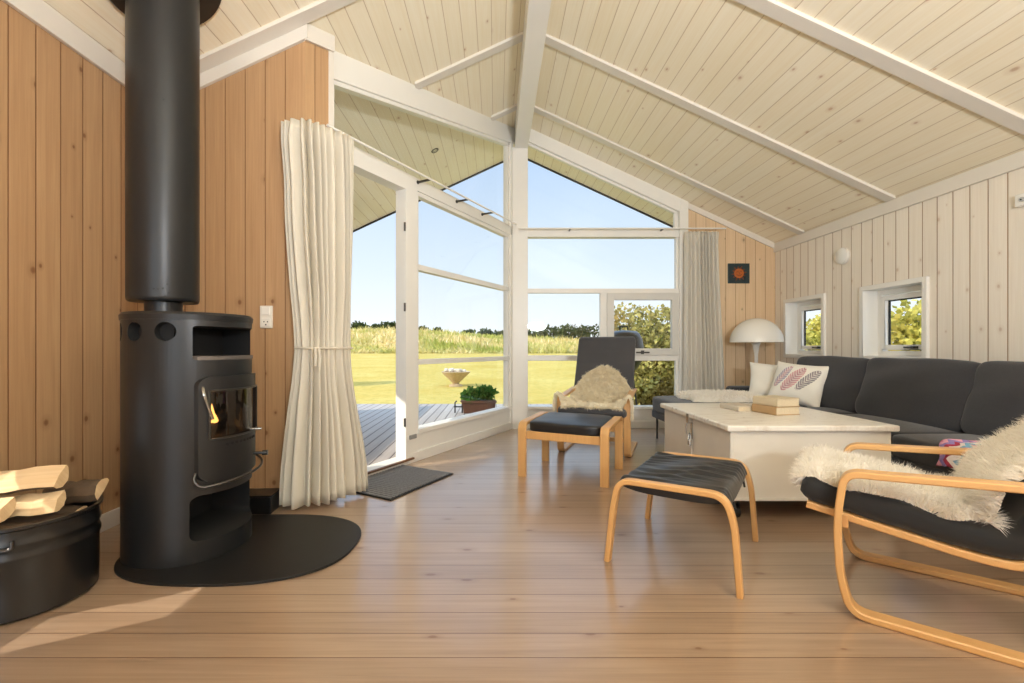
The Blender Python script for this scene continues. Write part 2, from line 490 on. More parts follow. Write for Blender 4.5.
# near wall behind the camera with an added opening for the fill lamp
NWX = [(-1.95, .35)]; NWZ = (.3, 2.2)
mb = MB()
def nw(a, b, z0, z1): mb.box(a, b, YN - .12, YN, z0, z1)
nw(XL - .1, NWX[0][0], -.2, 2.2); nw(NWX[0][1], XR + .2, -.2, 2.2)
for a, b in NWX: nw(a, b, -.2, NWZ[0]); nw(a, b, NWZ[1], 2.2)
mb.prism([(XL - .1, YN - .12, 2.2), (XR + .2, YN - .12, 2.2), (XR + .2, YN - .12, cz(XR)), (RX, YN - .12, RZ), (XL - .1, YN - .12, cz(XL))], (0, .12, 0))
struct('wall_near', mb, M['white_y'], 'board wall with an added window opening behind the camera', 'wall')
mb = MB()
for a, b in NWX:
    for q in (a, (a + b) / 2 - .03, b - .06): mb.box(q, q + .06, YN - .1, YN - .03, NWZ[0], NWZ[1])
    mb.box(a, b, YN - .1, YN - .03, NWZ[0], NWZ[0] + .06); mb.box(a, b, YN - .1, YN - .03, NWZ[1] - .06, NWZ[1])
struct('window_6', mb, M['white'], 'unseen white framed window added around the fill lamp behind the camera', 'window')  # unseen window, added to frame the fill lamp
mb = MB()
a, b, c, d = LW
for q in (a, b - .03): mb.box(XL - .09, XL - .03, q, q + .03, c, d)
mb.box(XL - .09, XL - .03, a, b, c, c + .03); mb.box(XL - .09, XL - .03, a, b, d - .03, d)
struct('window_5', mb, M['white'], 'unseen low window in the left wall, sized to throw the sun patch by the log tub', 'window')

# ridge beam and ceiling battens
mb = MB(); mb.box(.228, .385, YN, YG + .05, 3.385, RZ - .03)
struct('trim_2', mb, M['white'], 'white ridge beam along the top of the ceiling', 'beam', bevel=.004)
def batten(y, x0, x1, w=.095, t=.024):
    m = MB()
    m.prism([(x0, y - w / 2, cz(x0) - t), (x0, y + w / 2, cz(x0) - t), (x0, y + w / 2, cz(x0) + .01), (x0, y - w / 2, cz(x0) + .01)], (x1 - x0, 0, cz(x1) - cz(x0)))
    return m
k = 3
nth = ['nearest the gable', 'second from the gable', 'third from the gable', 'fourth from the gable', 'above the camera', 'behind the camera']
for i, y in enumerate((5.0, 3.87, 2.75, 1.72, .65, -1.0)):
    m = batten(y, .385, XR - .03)
    x0 = XL + .03
    if y > 3: x0 = (G0 + GU * ((y - G0.y) / GU.y)).x + .06
    m2 = batten(y, .228, x0)
    m.add(m2.v, m2.f)
    struct('trim_%d' % k, m, M['white_trim'], 'pale batten across the ceiling, ' + nth[i], 'trim', bevel=.003); k += 1
# edge trims between walls and ceiling
def edge(p, q, side, h=.1, t=.02, name=None):
    global k
    p = V(p); q = V(q); s = V(side) * t
    m = MB()
    m.prism([p, q, q - V((0, 0, h)), p - V((0, 0, h))], s)
    struct('trim_%d' % k, m, M['white_trim'], name, 'trim', bevel=.002); k += 1
edge((XR, YN, ze), (XR, YG, ze), (-1, 0, 0), .105, .022, 'white cornice board along the top of the right wall')
edge((XL, YN, cz(XL)), (XL, YS, cz(XL)), (1, 0, 0), .12, .022, 'pale cornice board along the top of the left wall')
edge((XL, YS, cz(XL)), (-1.168, YS, cz(-1.168)), (0, -1, 0), .105, .022, 'sloping cornice board above the stove wall')
qa, qb = GM @ V((-.372, .131, 0)), GM @ V((-.150, .131, 0)); qa.z, qb.z = cz(qa.x), cz(qb.x)
edge(qa, qb, GN, .105, .022, 'short cornice board above the left curtain')
m = MB(); m.box(-.185, -.145, .0, .137, 0, gzn(-.165, .137) - .07, GM)
struct('trim_%d' % k, m, M['white_trim'], 'white edge board on the wall return behind the left curtain', 'trim', bevel=.002); k += 1
edge((2.33, YG, cz(2.33)), (XR - .022, YG, cz(XR - .022)), (0, -1, 0), .07, .022, 'sloping cornice board on the gable wall right of the glass')
# baseboards
def base(name, p, q, side, h=.09, t=.016, label=''):
    p = V(p); q = V(q); m = MB()
    m.prism([p, q, q + V((0, 0, h)), p + V((0, 0, h))], V(side) * t)
    struct(name, m, M['white_trim'], label, 'baseboard', bevel=.003)
base('baseboard_left', (XL, YN, 0), (XL, YS, 0), (1, 0, 0), label='pale baseboard along the left pine wall')
base('baseboard_alcove', (XL, YS, 0), (-1.174, YS, 0), (0, -1, 0), label='pale baseboard under the stove wall')
base('baseboard_right', (XR, YN, 0), (XR, YG, 0), (-1, 0, 0), label='baseboard along the right wall')
base('baseboard_far', (2.33, YG, 0), (XR, YG, 0), (0, -1, 0), label='baseboard of the gable wall')

# ------------------------------------------------------------------ glazed fronts
def gbox(m, u0, u1, n0, n1, z0, z1): m.box(u0, u1, n0, n1, z0, z1, GM)
def gz(u): p = G0 + GU * u; return cz(p.x)
# angled front (window_1)
w1 = tag(empty('window_1'), 'tall angled glass front beside the garden door', 'window', kind='structure')
m = MB()
T0, T1 = 2.335, 2.43
UE = GL - .10
# rake beam under ceiling
def rake(m, u0, u1, n0, n1, d0, d1):
    poly = [(u0, n0, gz(u0) - d0), (u1, n0, gz(u1) - d0), (u1, n0, gz(u1) - d1), (u0, n0, gz(u0) - d1)]
    m.prism(poly, (0, n1 - n0, 0), GM)
rake(m, -.14, GL, -.05, .05, -.02, .175)
gbox(m, -.14, GL, -.06, .045, T0, T1)                       # transom
gbox(m, -.144, -.08, -.06, .05, -.05, gz(-.14) - .02)       # jamb by the wall
gbox(m, .70, .83, -.06, .05, 0, T0)                         # post
gbox(m, UE - .0, GL - .02, -.055, .045, .0, gz(UE) - .02)   # jamb by the corner post
m.build('frame', M['white'], w1, bevel=.003)
m = MB()
gbox(m, .83, UE, -.035, .03, 1.655, 1.705)
gbox(m, .83, UE, -.035, .03, .83, .875)
gbox(m, .83, .865, -.03, .03, .27, T0); gbox(m, UE - .035, UE, -.03, .03, .27, T0)
gbox(m, .83, UE, -.03, .03, T0 - .035, T0); 
gbox(m, -.08, -.05, -.03, .03, T1, gz(-.08) - .17); gbox(m, UE - .04, UE, -.03, .03, T1, gz(UE) - .17)
rake(m, -.08, UE, -.03, .03, .17, .205)
gbox(m, -.08, UE, -.03, .03, T1, T1 + .02)
m.build('mullion', M['white'], w1, bevel=.003)
m = MB()
gbox(m, .83, UE, -.06, .035, -.1, .235)
m.build('sill_panel', M['white'], w1, bevel=.003)
m = MB()
gbox(m, .83, UE, -.065, .062, .235, .275)
gbox(m, .72, UE, .035, .052, 0, .085)
m.build('sill', M['white'], w1, bevel=.004)
m = MB()
gbox(m, .85, UE - .01, -.006, .0, .27, T0 - .02)
poly = [(-.07, 0, T1 + .01), (UE - .02, 0, T1 + .01), (UE - .02, 0, gz(UE - .02) - .19), (-.07, 0, gz(-.07) - .19)]
m.prism(poly, (0, -.006, 0), GM)
m.build('glass', M['glass'], w1)
# open doorway to the deck (door_1)
d1 = tag(empty('door_1'), 'open garden doorway between curtain and white post', 'door', kind='structure')
m = MB()
gbox(m, -.08, -.04, -.06, .05, .04, T0); gbox(m, .675, .70, -.06, .052, .04, T0); gbox(m, -.08, .70, -.06, .05, T0 - .035, T0)
m.build('door_frame', M['white'], d1, bevel=.003)
m = MB()
gbox(m, -.14, .74, -.09, .05, -.1, .045)
m.build('threshold', M['white_trim'], d1, bevel=.004)
m = MB()
gbox(m, -.14, .76, .05, .075, .034, .05)
m.build('threshold_strip', plain('brown_strip', srgb(112, 80, 56), .5), d1, bevel=.003)
m = MB()
for z in (.32, 1.28, 1.95):
    p = GM @ V((.668, .046, z)); m.tube([p, p + V((0, 0, .07))], .009, 8)
m.build('hinge', M['dark_chrome'], d1)
m = MB()
gbox(m, .715, .80, .05, .066, .205, .24)
m.build('latch', plain('latch_grey', srgb(150, 148, 146), .4, var=.03), d1, bevel=.003)

# corner post
m = MB(); m.box(.20, .385, YG - .065, YG + .1, -.05, 3.40)
struct('trim_%d' % k, m, M['white'], 'white corner post standing under the ridge beam', 'post', bevel=.004); k += 1

# gable glazing (window_2)
w2 = tag(empty('window_2'), 'gable glazing right of the corner post', 'window', kind='structure')
XA, XB = .385, 2.225
def ry(m, x0, x1, y0, y1, d0, d1):
    m.prism([(x0, y0, cz(x0) - d0), (x1, y0, cz(x1) - d0), (x1, y0, cz(x1) - d1), (x0, y0, cz(x0) - d1)], (0, y1 - y0, 0))
m = MB()
ry(m, XA - .02, 2.33, YG - .04, YG + .08, -.02, .165)
m.box(XA, XB, YG - .03, YG + .08, 2.325, 2.42)
m.box(XB, 2.33, YG - .05, YG + .1, 0, cz(2.33) - .0)
m.build('frame', M['white'], w2, bevel=.003)
m = MB()
m.box(XA, XB, YG - .015, YG + .05, 1.645, 1.70)
m.box(XA, XB, YG - .015, YG + .05, .82, .885)
m.box(1.272, 1.35, YG - .015, YG + .05, .885, 1.645)
ry(m, XA, XB, YG, YG + .05, .16, .195)
m.box(XB - .045, XB, YG, YG + .05, 2.42, cz(XB) - .17)
m.box(XB - .03, XB, YG, YG + .05, 1.70, 2.33)
m.box(XB - .03, XB, YG, YG + .05, .265, .82)
m.build('mullion', M['white'], w2, bevel=.003)
m = MB()
m.box(XA, XB, YG - .02, YG + .09, -.1, .23)
m.build('sill_panel', M['white'], w2, bevel=.003)
m = MB()
m.box(XA, XB, YG - .05, YG + .1, .23, .265)
m.box(XA, 2.33, YG - .04, YG - .02, 0, .09)
m.build('sill', M['white'], w2, bevel=.004)
m = MB()
m.box(XA, XB - .01, YG + .02, YG + .026, 1.69, 2.335)
m.box(XA, 1.28, YG + .02, YG + .026, .875, 1.655)
m.box(XA, XB - .01, YG + .02, YG + .026, .255, .83)
m.prism([(XA, YG + .02, 2.41), (XB - .02, YG + .02, 2.41), (XB - .02, YG + .02, cz(XB - .02) - .18), (XA, YG + .02, cz(XA) - .18)], (0, .006, 0))
m.build('glass', M['glass'], w2)
m = MB()
x0, x1, z0, z1, w = 1.35, XB, .885, 1.645, .085
for a, b, c, d in ((x0, x0 + w, z0, z1), (x1 - w, x1, z0, z1), (x0 + w, x1 - w, z0, z0 + w), (x0 + w, x1 - w, z1 - w, z1)):
    m.box(a, b, YG - .03, YG + .03, c, d)
cs_ = m.build('casement', plain('grey_white_casement', srgb(216, 214, 208), .4, var=.02), w2, bevel=.004)
m = MB(); m.box(x0 + w - .01, x1 - w + .01, YG + .0, YG + .006, z0 + w - .01, z1 - w + .01)
m.build('casement_glass', M['glass'], cs_)
m = MB(); m.box(1.70, 1.86, YG - .05, YG - .028, .912, .93); m.box(1.76, 1.80, YG - .032, YG - .028, .90, .945)
m.build('handle', M['dark_chrome'], cs_, bevel=.003)

# two deep small windows in the right wall
for i, (a, b) in enumerate(WY):
    nm = ['the small deep window nearer the camera, above the middle of the sofa', 'the small deep window nearer the lamp'][i]
    w = tag(empty('window_%d' % (3 + i)), nm, 'window', kind='structure')
    z0, z1 = WZ
    m = MB(); c = .04
    for q in ((a - c + .02, a + .02, z0 - .02, z1 + .02), (b - .02, b + c - .02, z0 - .02, z1 + .02)):
        m.box(XR - .025, XR + .17, q[0], q[1], q[2], q[3])
    m.box(XR - .025, XR + .17, a + .02, b - .02, z0 - .02, z0 + .02); m.box(XR - .025, XR + .17, a + .02, b - .02, z1 - .02, z1 + .02)
    m.build('casing', M['white'], w, bevel=.003)
    m = MB(); f = .045
    a2, b2, z2, z3 = a + .02, b - .02, z0 + .02, z1 - .02
    X0, X1 = XR + .115, XR + .17
    m.box(X0, X1, a2, a2 + f, z2, z3); m.box(X0, X1, b2 - f, b2, z2, z3); m.box(X0, X1, a2 + f, b2 - f, z2, z2 + f); m.box(X0, X1, a2 + f, b2 - f, z3 - f, z3)
    m.build('frame', M['white'], w, bevel=.003)
    m = MB(); g = f + .012; h = .04
    a3, b3, z4, z5 = a2 + g, b2 - g, z2 + g, z3 - g
    X0, X1 = XR + .10, XR + .15
    m.box(X0, X1, a3, a3 + h, z4, z5); m.box(X0, X1, b3 - h, b3, z4, z5); m.box(X0, X1, a3 + h, b3 - h, z4, z4 + h); m.box(X0, X1, a3 + h, b3 - h, z5 - h, z5)
    sa_ = m.build('sash', M['white'], w, bevel=.004)
    m = MB(); m.box(XR + .13, XR + .136, a3 + h - .01, b3 - h + .01, z4 + h - .01, z5 - h + .01)
    m.build('glass', M['glass'], sa_)
    m = MB(); m.box(XR + .13, XR + .145, a3 + h, a3 + h + .01, z4 + h, z5 - h); m.box(XR + .13, XR + .145, b3 - h - .01, b3 - h, z4 + h, z5 - h); m.box(XR + .13, XR + .145, a3 + h, b3 - h, z5 - h - .01, z5 - h)
    m.build('gasket', M['rubber'], sa_)
    m = MB(); ym = (a + b) / 2 - .1
    m.box(XR + .085, XR + .102, ym - .03, ym + .03, z4 + .008, z4 + .03); m.box(XR + .07, XR + .085, ym - .01, ym + .08, z4 + .012, z4 + .026)
    m.build('handle', M['dark_chrome'], sa_, bevel=.003)

# downlight in the soffit outside
q = (435 - CX) / F
t_ = None
for i in range(200):
    y = 3.5 + i * .012; x = q * y; z = H + (CY - 150) / F * y
    if z >= cz(x): t_ = (x, y); break
if t_:
    o = thing('soffit_spotlight', 'small round recessed spotlight in the boarded soffit outside', 'lamp', (t_[0], t_[1], cz(t_[0]) - .004))
    o.rotation_euler = (0, -math.atan(SL), 0)
    m = MB(); m.lathe([(.03, -.002), (.042, -.004), (.045, .0), (.045, .01)], 20); m.build('ring', M['dark_chrome'], o, smooth=True)
    m = MB(); m.lathe([(0, .004), (.031, .003)], 16); m.build('lens', plain('lamp_lens', srgb(190, 186, 176), .3), o)
# ------------------------------------------------------------------ stove
SX, SY, SR, SZ = -1.511, 2.235, .268, 1.125
SF = R(-6)                                      # azimuth the stove front faces
st = thing('wood_stove', 'tall round black steel wood stove standing on a dark floor plate', 'stove', (SX, SY, .012), SF)
def cyl(r0, r1, z0, z1, seg=96):
    m = MB(); m.lathe([(0, z0), (r0, z0), (r0, z1), (r1, z1) if r1 != r0 else (0, z1)] if r1 == r0 else [(0, z0), (r0, z0), (r1, z1), (0, z1)], seg); return m
m = MB(); m.lathe([(0, 0), (SR, 0), (SR, SZ - .035), (0, SZ - .035)], 96)
body = m.build('body', [M['black_steel']], st)
cut = []
def front_cut(w, h, r, zc, x0, x1):
    c = MB(); c.prism([(x0, a, zc + b) for a, b in rrect(w, h, r)], (x1 - x0, 0, 0)); return c
cut.append(front_cut(.40, .155, .012, .985, .02, .4))        # warming niche
cut.append(front_cut(.30, .235, .02, .655, -.10, .4))        # fire box behind the glass
cut.append(front_cut(.415, .205, .03, .195, -.05, .4))       # wood hole
boolean(body, cut)
cut = []
for a in (-76, -106, -136, 106, 76 + 60):
    w = R(a) - SF; c = MB()
    p = V((math.cos(w), math.sin(w), 0))
    c.tube([p * (SR - .05) + V((0, 0, 1.035)), p * (SR + .05) + V((0, 0, 1.035))], .042, 28); cut.append(c)
boolean(body, cut)
body.data.materials.append(M['recess_dark'])
for p_ in body.data.polygons:
    c_ = p_.center
    if math.hypot(c_.x, c_.y) < SR - .006 and .02 < c_.z < SZ - .05: p_.material_index = 1  # cavity faces get a darker black: recess shade put into the colour
m = MB(); m.lathe([(0, SZ - .035), (SR + .004, SZ - .035), (SR + .006, SZ - .012), (SR - .004, SZ), (0, SZ)], 96)
m.build('top_plate', M['black_steel'], st, smooth=True)
def arc_panel(m, r0, r1, az, zc, w, h, hole=None, n=60, rc=.03):
    """curved rectangle (w measured as arc half angle az) with optional hole, built as frame strips."""
    pass
# door: curved frame around the glass
def curved_slab(name, mat, z0, z1, az0, az1, r0, r1, cuts=(), par=st, cutmat=None):
    m = MB(); n = 48
    ang = [az0 + (az1 - az0) * i / n for i in range(n + 1)]
    P = []
    for a in ang:
        c, s = math.cos(a), math.sin(a)
        P.append([V((r0 * c, r0 * s, z0)), V((r1 * c, r1 * s, z0)), V((r1 * c, r1 * s, z1)), V((r0 * c, r0 * s, z1)), V((r0 * c, r0 * s, z0))])
    m.grid(P)
    m.add([P[0][i] for i in range(4)], [(0, 1, 2, 3)]); m.add([P[-1][i] for i in range(4)], [(3, 2, 1, 0)])
    o = m.build(name, [mat], par)
    if cuts: boolean(o, list(cuts))
    return o
A = R(47)
# round the outer corners of the door by intersecting with a rounded prism
door = curved_slab('door', M['black_steel'], .355, .835, -A, A, SR + .001, SR + .016)
c = MB(); c.prism([(0, a, .595 + b) for a, b in rrect(2 * SR * math.sin(A) + .002, .478, .045, 8)], (.5, 0, 0))
boolean(door, [c], 'INTERSECT')
boolean(door, [front_cut(.318, .225, .012, .657, .05, .45)])
gl = curved_slab('door_glass', M['stove_glass'], .545, .770, -R(36.6), R(36.6), SR + .004, SR + .007, par=door)
# thin bright edge of the glass frame
m = MB()
def onarc(r, a, z): return V((r * math.cos(a), r * math.sin(a), z))
za, zb, gA = .548, .768, R(35.8)
loop = [onarc(SR + .02, -gA + 2 * gA * i / 24, zb) for i in range(25)] + [onarc(SR + .02, gA - 2 * gA * i / 24, za) for i in range(25)]
m.tube(loop, .0045, 8, closed=True); m.build('glass_frame', M['dark_chrome'], door, smooth=True)
m = MB()
for i in range(9):
    a = R(-20 + i * 5); m.tube([onarc(SR + .012, a, .515), onarc(SR + .019, a, .515)], .007, 10)
m.build('air_vents', M['recess_dark'], door)
m = MB(); m.tube(fillet([onarc(SR + .015, -R(40.5), .785), onarc(SR + .045, -R(41), .76), onarc(SR + .02, -R(33), .64)], .03), .007, 8)
m.build('door_latch', M['chrome'], door, smooth=True)
# niche shelf stone
m = MB(); m.box(.03, .235, -.19, .19, .908, .925); sh = m.build('niche_shelf', [plain('soapstone', srgb(120, 110, 104), .5, var=.2, scale=30)], st)
c = MB(); c.lathe([(0, .8), (SR + .004, .8), (SR + .004, 1.0), (0, 1.0)], 64); boolean(sh, [c], 'INTERSECT')
# handle rail that follows the curve below the door
m = MB()
pts = [onarc(SR + .004, -R(46), .40), onarc(SR + .02, -R(48), .375), onarc(SR + .028, -R(44), .345)]
pts += [onarc(SR + .03 + .025 * math.sin(PI * i / 20), -R(40) + R(92) * i / 20, .338 + .05 * (i / 20)) for i in range(21)]
pts += [onarc(SR + .006, R(53), .39)]
m.tube(fillet(pts, .02, 3), .0065, 10); m.build('handle_rail', M['dark_chrome'], st, smooth=True)
m = MB(); m.tube([onarc(SR, R(18), .43), onarc(SR + .07, R(18), .43)], .007, 10); m.tube([onarc(SR + .06, R(18), .43), onarc(SR + .085, R(18), .43)], .013, 12)
m.build('air_knob', M['black_metal'], st, smooth=True)
m = MB(); m.tube([onarc(SR, R(22), .55), onarc(SR + .05, R(22), .55)], .006, 10); m.build('damper_pin', M['chrome'], st, smooth=True)
m = MB(); m.lathe([(.078, SZ), (.078, SZ + .1)], 40); m.lathe([(.078, SZ + .005), (.088, SZ + .005), (.088, SZ)], 40)
o = m.build('flue_collar', M['black_steel'], st, smooth=True)
c_, s_ = math.cos(-SF), math.sin(-SF)
px, py = -1.646 - SX, 2.24 - SY
PX, PY = px * c_ - py * s_, px * s_ + py * c_
o.location = (PX, PY, 0)
# flue pipe with ceiling plate
zc = cz(-1.646)
fl = thing('flue_pipe', 'wide black insulated flue pipe rising from the stove to the ceiling', 'pipe', (-1.646, 2.24, 1.2))
m = MB(); m.lathe([(.06, 0), (.142, 0), (.147, .006), (.149, .02), (.149, zc - 1.2 - .03)], 64); m.build('pipe', M['black_steel'], fl, smooth=True)
m = MB()
for w, z in ((-20, .055), (-14, .075), (-27, .05), (-33, .05), (-17, .02), (-12, .035), (-19, .94)):
    p = onarc(.1485, R(w - 35), z); q = onarc(.1505, R(w - 35), z); m = MB(); m.tube([p, q], .0045, 8)
    m.build('rivet', M['rubber'], fl)
m = MB(); MM = Matrix.Translation((0, 0, zc - 1.2)) @ Matrix.Rotation(-math.atan(SL), 4, 'Y')
m.lathe([(.12, -.03), (.255, -.026), (.262, -.016), (.262, .0)], 64, MM); m.build('ceiling_plate', M['black_metal'], fl, smooth=True)
# floor plate
m = MB(); n = 96; pl = []
for i in range(n):
    w = 2 * PI * i / n; c, s = math.cos(w), math.sin(w); e = 2 / 2.5
    pl.append((-1.222 + .532 * math.copysign(abs(c) ** e, c), 2.232 + .390 * math.copysign(abs(s) ** e, s), .0005))
m.prism(pl, (0, 0, .0115))
tag(m.build('floor_plate', M['plate'], bevel=.002), 'large dark rounded floor plate under and in front of the stove', 'floor plate')
# burning logs and flame
for i, (x, y, z, a, lab) in enumerate(((.06, -.03, .575, 84, 'small log in the stove fire nearest the stove glass'), (-.04, .03, .575, 95, 'small log at the back of the stove fire'))):
    w = SF; X = SX + x * math.cos(w) - y * math.sin(w); Y = SY + x * math.sin(w) + y * math.cos(w)
    o = thing('burning_log', lab, 'log', (X, Y, z), R(a) + SF)
    m = MB(); m.tube([(-.09, 0, .012), (.09, 0, .012)], [.03, .034], 9); m.build('charred_wood', M['bark'], o)
m = MB()
def flame(x, y, z, h, r):
    pr = [(0, 0), (r * .8, .12 * h), (r, .3 * h), (r * .6, .6 * h), (r * .22, .85 * h), (0, h)]
    m.lathe(pr, 10, Matrix.Translation((x, y, z)) @ Matrix.Rotation(R(random.uniform(-12, 12)), 4, 'X'))
for x, y, h, r in ((.165, -.085, .06, .018), (.155, -.065, .095, .022), (.14, -.045, .07, .02), (.17, -.055, .045, .016), (.10, .02, .05, .02)): flame(x, y, .615, h, r)
fo = m.build('flame', M['flame'], None, smooth=True); fo.location = (SX, SY, .0); fo.rotation_euler = (0, 0, SF)
tag(fo, 'small orange flame burning behind the stove glass', 'fire')
# ash shovel set in the hole/behind the stove
o = thing('ash_box', 'low black box on the floor behind the stove by the pine wall', 'box', (-1.42, 2.70, 0), R(3))
m = MB(); m.box(-.10, .10, -.06, .08, .0, .10); m.build('box', M['black_metal'], o, bevel=.006)
m = MB(); m.box(-.105, .105, -.065, .085, .10, .112); m.build('lid', M['black_metal'], o, bevel=.004)
# ------------------------------------------------------------------ log tub
TX, TY = -1.845, 1.765
tb = thing('log_tub', 'black metal tub full of split firewood left of the stove', 'tub', (TX, TY, 0))
tp = [(0, .004), (.212, .004), (.222, .012), (.224, .09), (.225, .21), (.230, .222), (.230, .232), (.225, .245), (.225, .262), (.230, .27), (.230, .28), (.225, .292), (.226, .325), (.236, .332), (.236, .342), (.224, .343), (.218, .325), (.216, .03), (0, .025)]
m = MB(); m.lathe(tp, 64); m.build('tub_body', M['black_metal'], tb, smooth=True)
for a in (-62, 118):
    m = MB(); w = R(a); q = [V((.228 * math.cos(w + d), .228 * math.sin(w + d), z)) * 1.0 for d, z in ((-.2, .30), (-.2, .27), (.2, .27), (.2, .30))]
    q = [V((p.x * 1.06, p.y * 1.06, p.z)) for p in q]
    m.tube(fillet(q, .02), .006, 8); m.build('handle', M['dark_chrome'], tb, smooth=True)
wood_split = planks('split_wood', 1, 0, .5, 3.0, srgb(206, 168, 122), srgb(236, 208, 166), srgb(206, 168, 122), .0001, .8, knot=.4, bump=.4)
def log(label, loc, rz, tilt, roll, L=.3, r=.06, wedge=150):
    o = thing('firewood_log', label, 'log', loc, 0, 'split logs in the black tub')
    o.rotation_euler = (R(roll), R(tilt), R(rz))
    rr = random.Random(label); n = 9
    sec = [(0, -r * .35)] + [(r * 1.05 * math.cos(R(90 - wedge / 2 + wedge * i / n)) * rr.uniform(.93, 1.07), -r * .35 + r * math.sin(R(90 - wedge / 2 + wedge * i / n)) * rr.uniform(.93, 1.07)) for i in range(n + 1)]
    stn = 7; P = []
    for k in range(stn + 1):
        x = -L / 2 + L * k / stn; dy = rr.uniform(-.004, .004); dz = rr.uniform(-.004, .004)
        P.append([V((x, a + dy, b + dz)) for a, b in sec])
    m = MB(); K = len(sec)
    vs = [p for row in P for p in row]
    fsplit = []; fbark = []
    for k in range(stn):
        for j in range(K):
            j2 = (j + 1) % K
            f = (k * K + j, k * K + j2, (k + 1) * K + j2, (k + 1) * K + j)
            (fbark if 1 <= j <= K - 2 else fsplit).append(f)
    fsplit += [tuple(range(K - 1, -1, -1)), tuple(stn * K + j for j in range(K))]
    m.v = [tuple(p) for p in vs]; m.f = fsplit + fbark; m.m = [0] * len(fsplit) + [1] * len(fbark)
    m.build('wood', [wood_split, M['bark']], o)
log('long pale split log lying on top of the pile in the tub', (TX - .03, TY - .03, .455), 10, -5, 222, .36, .05, 165)
log('split log at the right end of the tub with its cut end showing', (TX + .085, TY + .125, .375), 8, -3, 40, .20, .05, 170)
log('split log with pale torn face at the front of the tub', (TX - .06, TY - .135, .378), 6, -3, 214, .25, .05, 165)
log('dark ended split log under the long top log', (TX + .02, TY - .045, .374), 8, -4, 230, .29, .043, 140)
log('pale split log against the wall side of the tub', (TX - .08, TY + .04, .374), 8, 0, 160, .2, .042, 150)
log('short split log low inside the front rim of the tub', (TX, TY - .10, .29), 4, 0, 20, .26, .045, 150)
log('split log low in the middle of the tub', (TX, TY, .29), 2, 0, 10, .33, .045, 160)
log('split log low at the back of the tub', (TX, TY + .10, .29), 2, 0, 15, .26, .045, 160)
# wall socket
o = thing('wall_socket', 'white switch and socket stacked on the pine wall right of the stove', 'socket', (-1.429, YS, 1.168))
m = MB(); m.box(-.039, .039, -.012, 0, -.07, .07); m.build('plate', plain('socket_white', srgb(232, 226, 214), .4, var=.02), o, bevel=.004)
m = MB(); m.box(-.026, .026, -.017, -.01, .012, .06); m.build('switch', plain('switch_white', srgb(240, 235, 225), .35, var=.02), o, bevel=.003)
m = MB(); m.box(-.028, .028, -.015, -.01, -.062, -.006); m.build('socket', plain('sock_white', srgb(236, 230, 220), .35, var=.02), o, bevel=.003)
m = MB()
for a, b in ((-.011, -.03), (.011, -.03)): m.tube([(a, -.0155, b), (a, -.0145, b)], .004, 8)
m.box(-.004, .004, -.0156, -.0146, -.052, -.044); m.build('socket_holes', M['rubber'], o)

# ------------------------------------------------------------------ curtains and rails
def poly_at(path, t):
    L = [0]
    for a, b in zip(path, path[1:]): L.append(L[-1] + (V(b) - V(a)).length)
    d = t * L[-1]
    for i in range(len(path) - 1):
        if d <= L[i + 1] or i == len(path) - 2:
            a, b = V(path[i]), V(path[i + 1]); f = (d - L[i]) / (L[i + 1] - L[i])
            tn = (b - a).normalized()
            return a.lerp(b, f), V((tn.y, -tn.x))
def smooth_path(path, n=40):
    p = [V((a, b, 0)) for a, b in path]; q = fillet(p, .2, 8); return [(a.x, a.y) for a in q]
def curtain(name, paths, zs, folds, amp, mat, par, nu=220, nz=40, seed=1):
    """paths: list of (z, path); lerp between by z."""
    rr = random.Random(seed); ph = [rr.uniform(-.35, .35) for _ in range(folds + 2)]; am = [rr.uniform(.6, 1.2) for _ in range(folds + 2)]
    P = []
    sp = [(z, smooth_path(p)) for z, p in paths]
    for i in range(nu + 1):
        t = i / nu; row = []
        for j in range(nz + 1):
            z = zs[0] + (zs[1] - zs[0]) * j / nz
            for k in range(len(sp) - 1):
                if sp[k][0] >= z >= sp[k + 1][0] or k == len(sp) - 2:
                    f = (sp[k][0] - z) / (sp[k][0] - sp[k + 1][0]); f = max(0, min(1, f)); f = f * f * (3 - 2 * f)
                    a, na = poly_at(sp[k][1], t); b, nb = poly_at(sp[k + 1][1], t)
                    c = a.lerp(b, f); nn = na.lerp(nb, f).normalized(); ff = k + f; break
            q = t * folds; kf = int(q); u = q - kf
            A0 = am[kf] * (1 - u) + am[kf + 1] * u
            top = min(1, (zs[0] - z) / .12)
            w = amp * A0 * math.sin(2 * PI * (q + (ph[kf] * (1 - u) + ph[kf + 1] * u))) * (.55 + .45 * top)
            w += .006 * math.sin(z * 2.2 + q * 1.3) * top
            if tie is not None: w *= .45 + .55 * min(1, abs(z - tie) / .35)
            row.append(V((c.x + nn.x * w, c.y + nn.y * w, z + .006 * math.sin(q * 2.2) * (1 if j == nz else 0))))
        P.append(row)
    m = MB(); m.grid(P)
    return m.build(name, mat, par, smooth=80, solid=.003)
tie = .975
cl = thing('curtain', 'cream floor length curtain tied in beside the open garden doorway', 'curtain', (-1.1, 2.75, 0))
pt = [(-1.315, 2.765), (-1.16, 2.705), (-1.04, 2.83), (-.935, 2.98)]
pm = [(-1.225, 2.755), (-1.12, 2.70), (-1.02, 2.82), (-.945, 2.95)]
pb = [(-1.31, 2.75), (-1.16, 2.685), (-1.00, 2.82), (-.865, 3.06)]
cu = curtain('cloth', [(2.355, pt), (1.9, [( -1.29, 2.765), (-1.15, 2.705), (-1.03, 2.83), (-.935, 2.98)]), (.975, pm), (.03, pb)], (2.355, .025), 11, .034, M['curtain'], cl)
def recenter(par):
    for c in par.children: c.location = c.location - V(par.location)
cu.location = (1.1, -2.75, 0)
m = MB(); band = [V((a + 1.1, b - 2.75, .975)) for a, b in smooth_path(pm)]
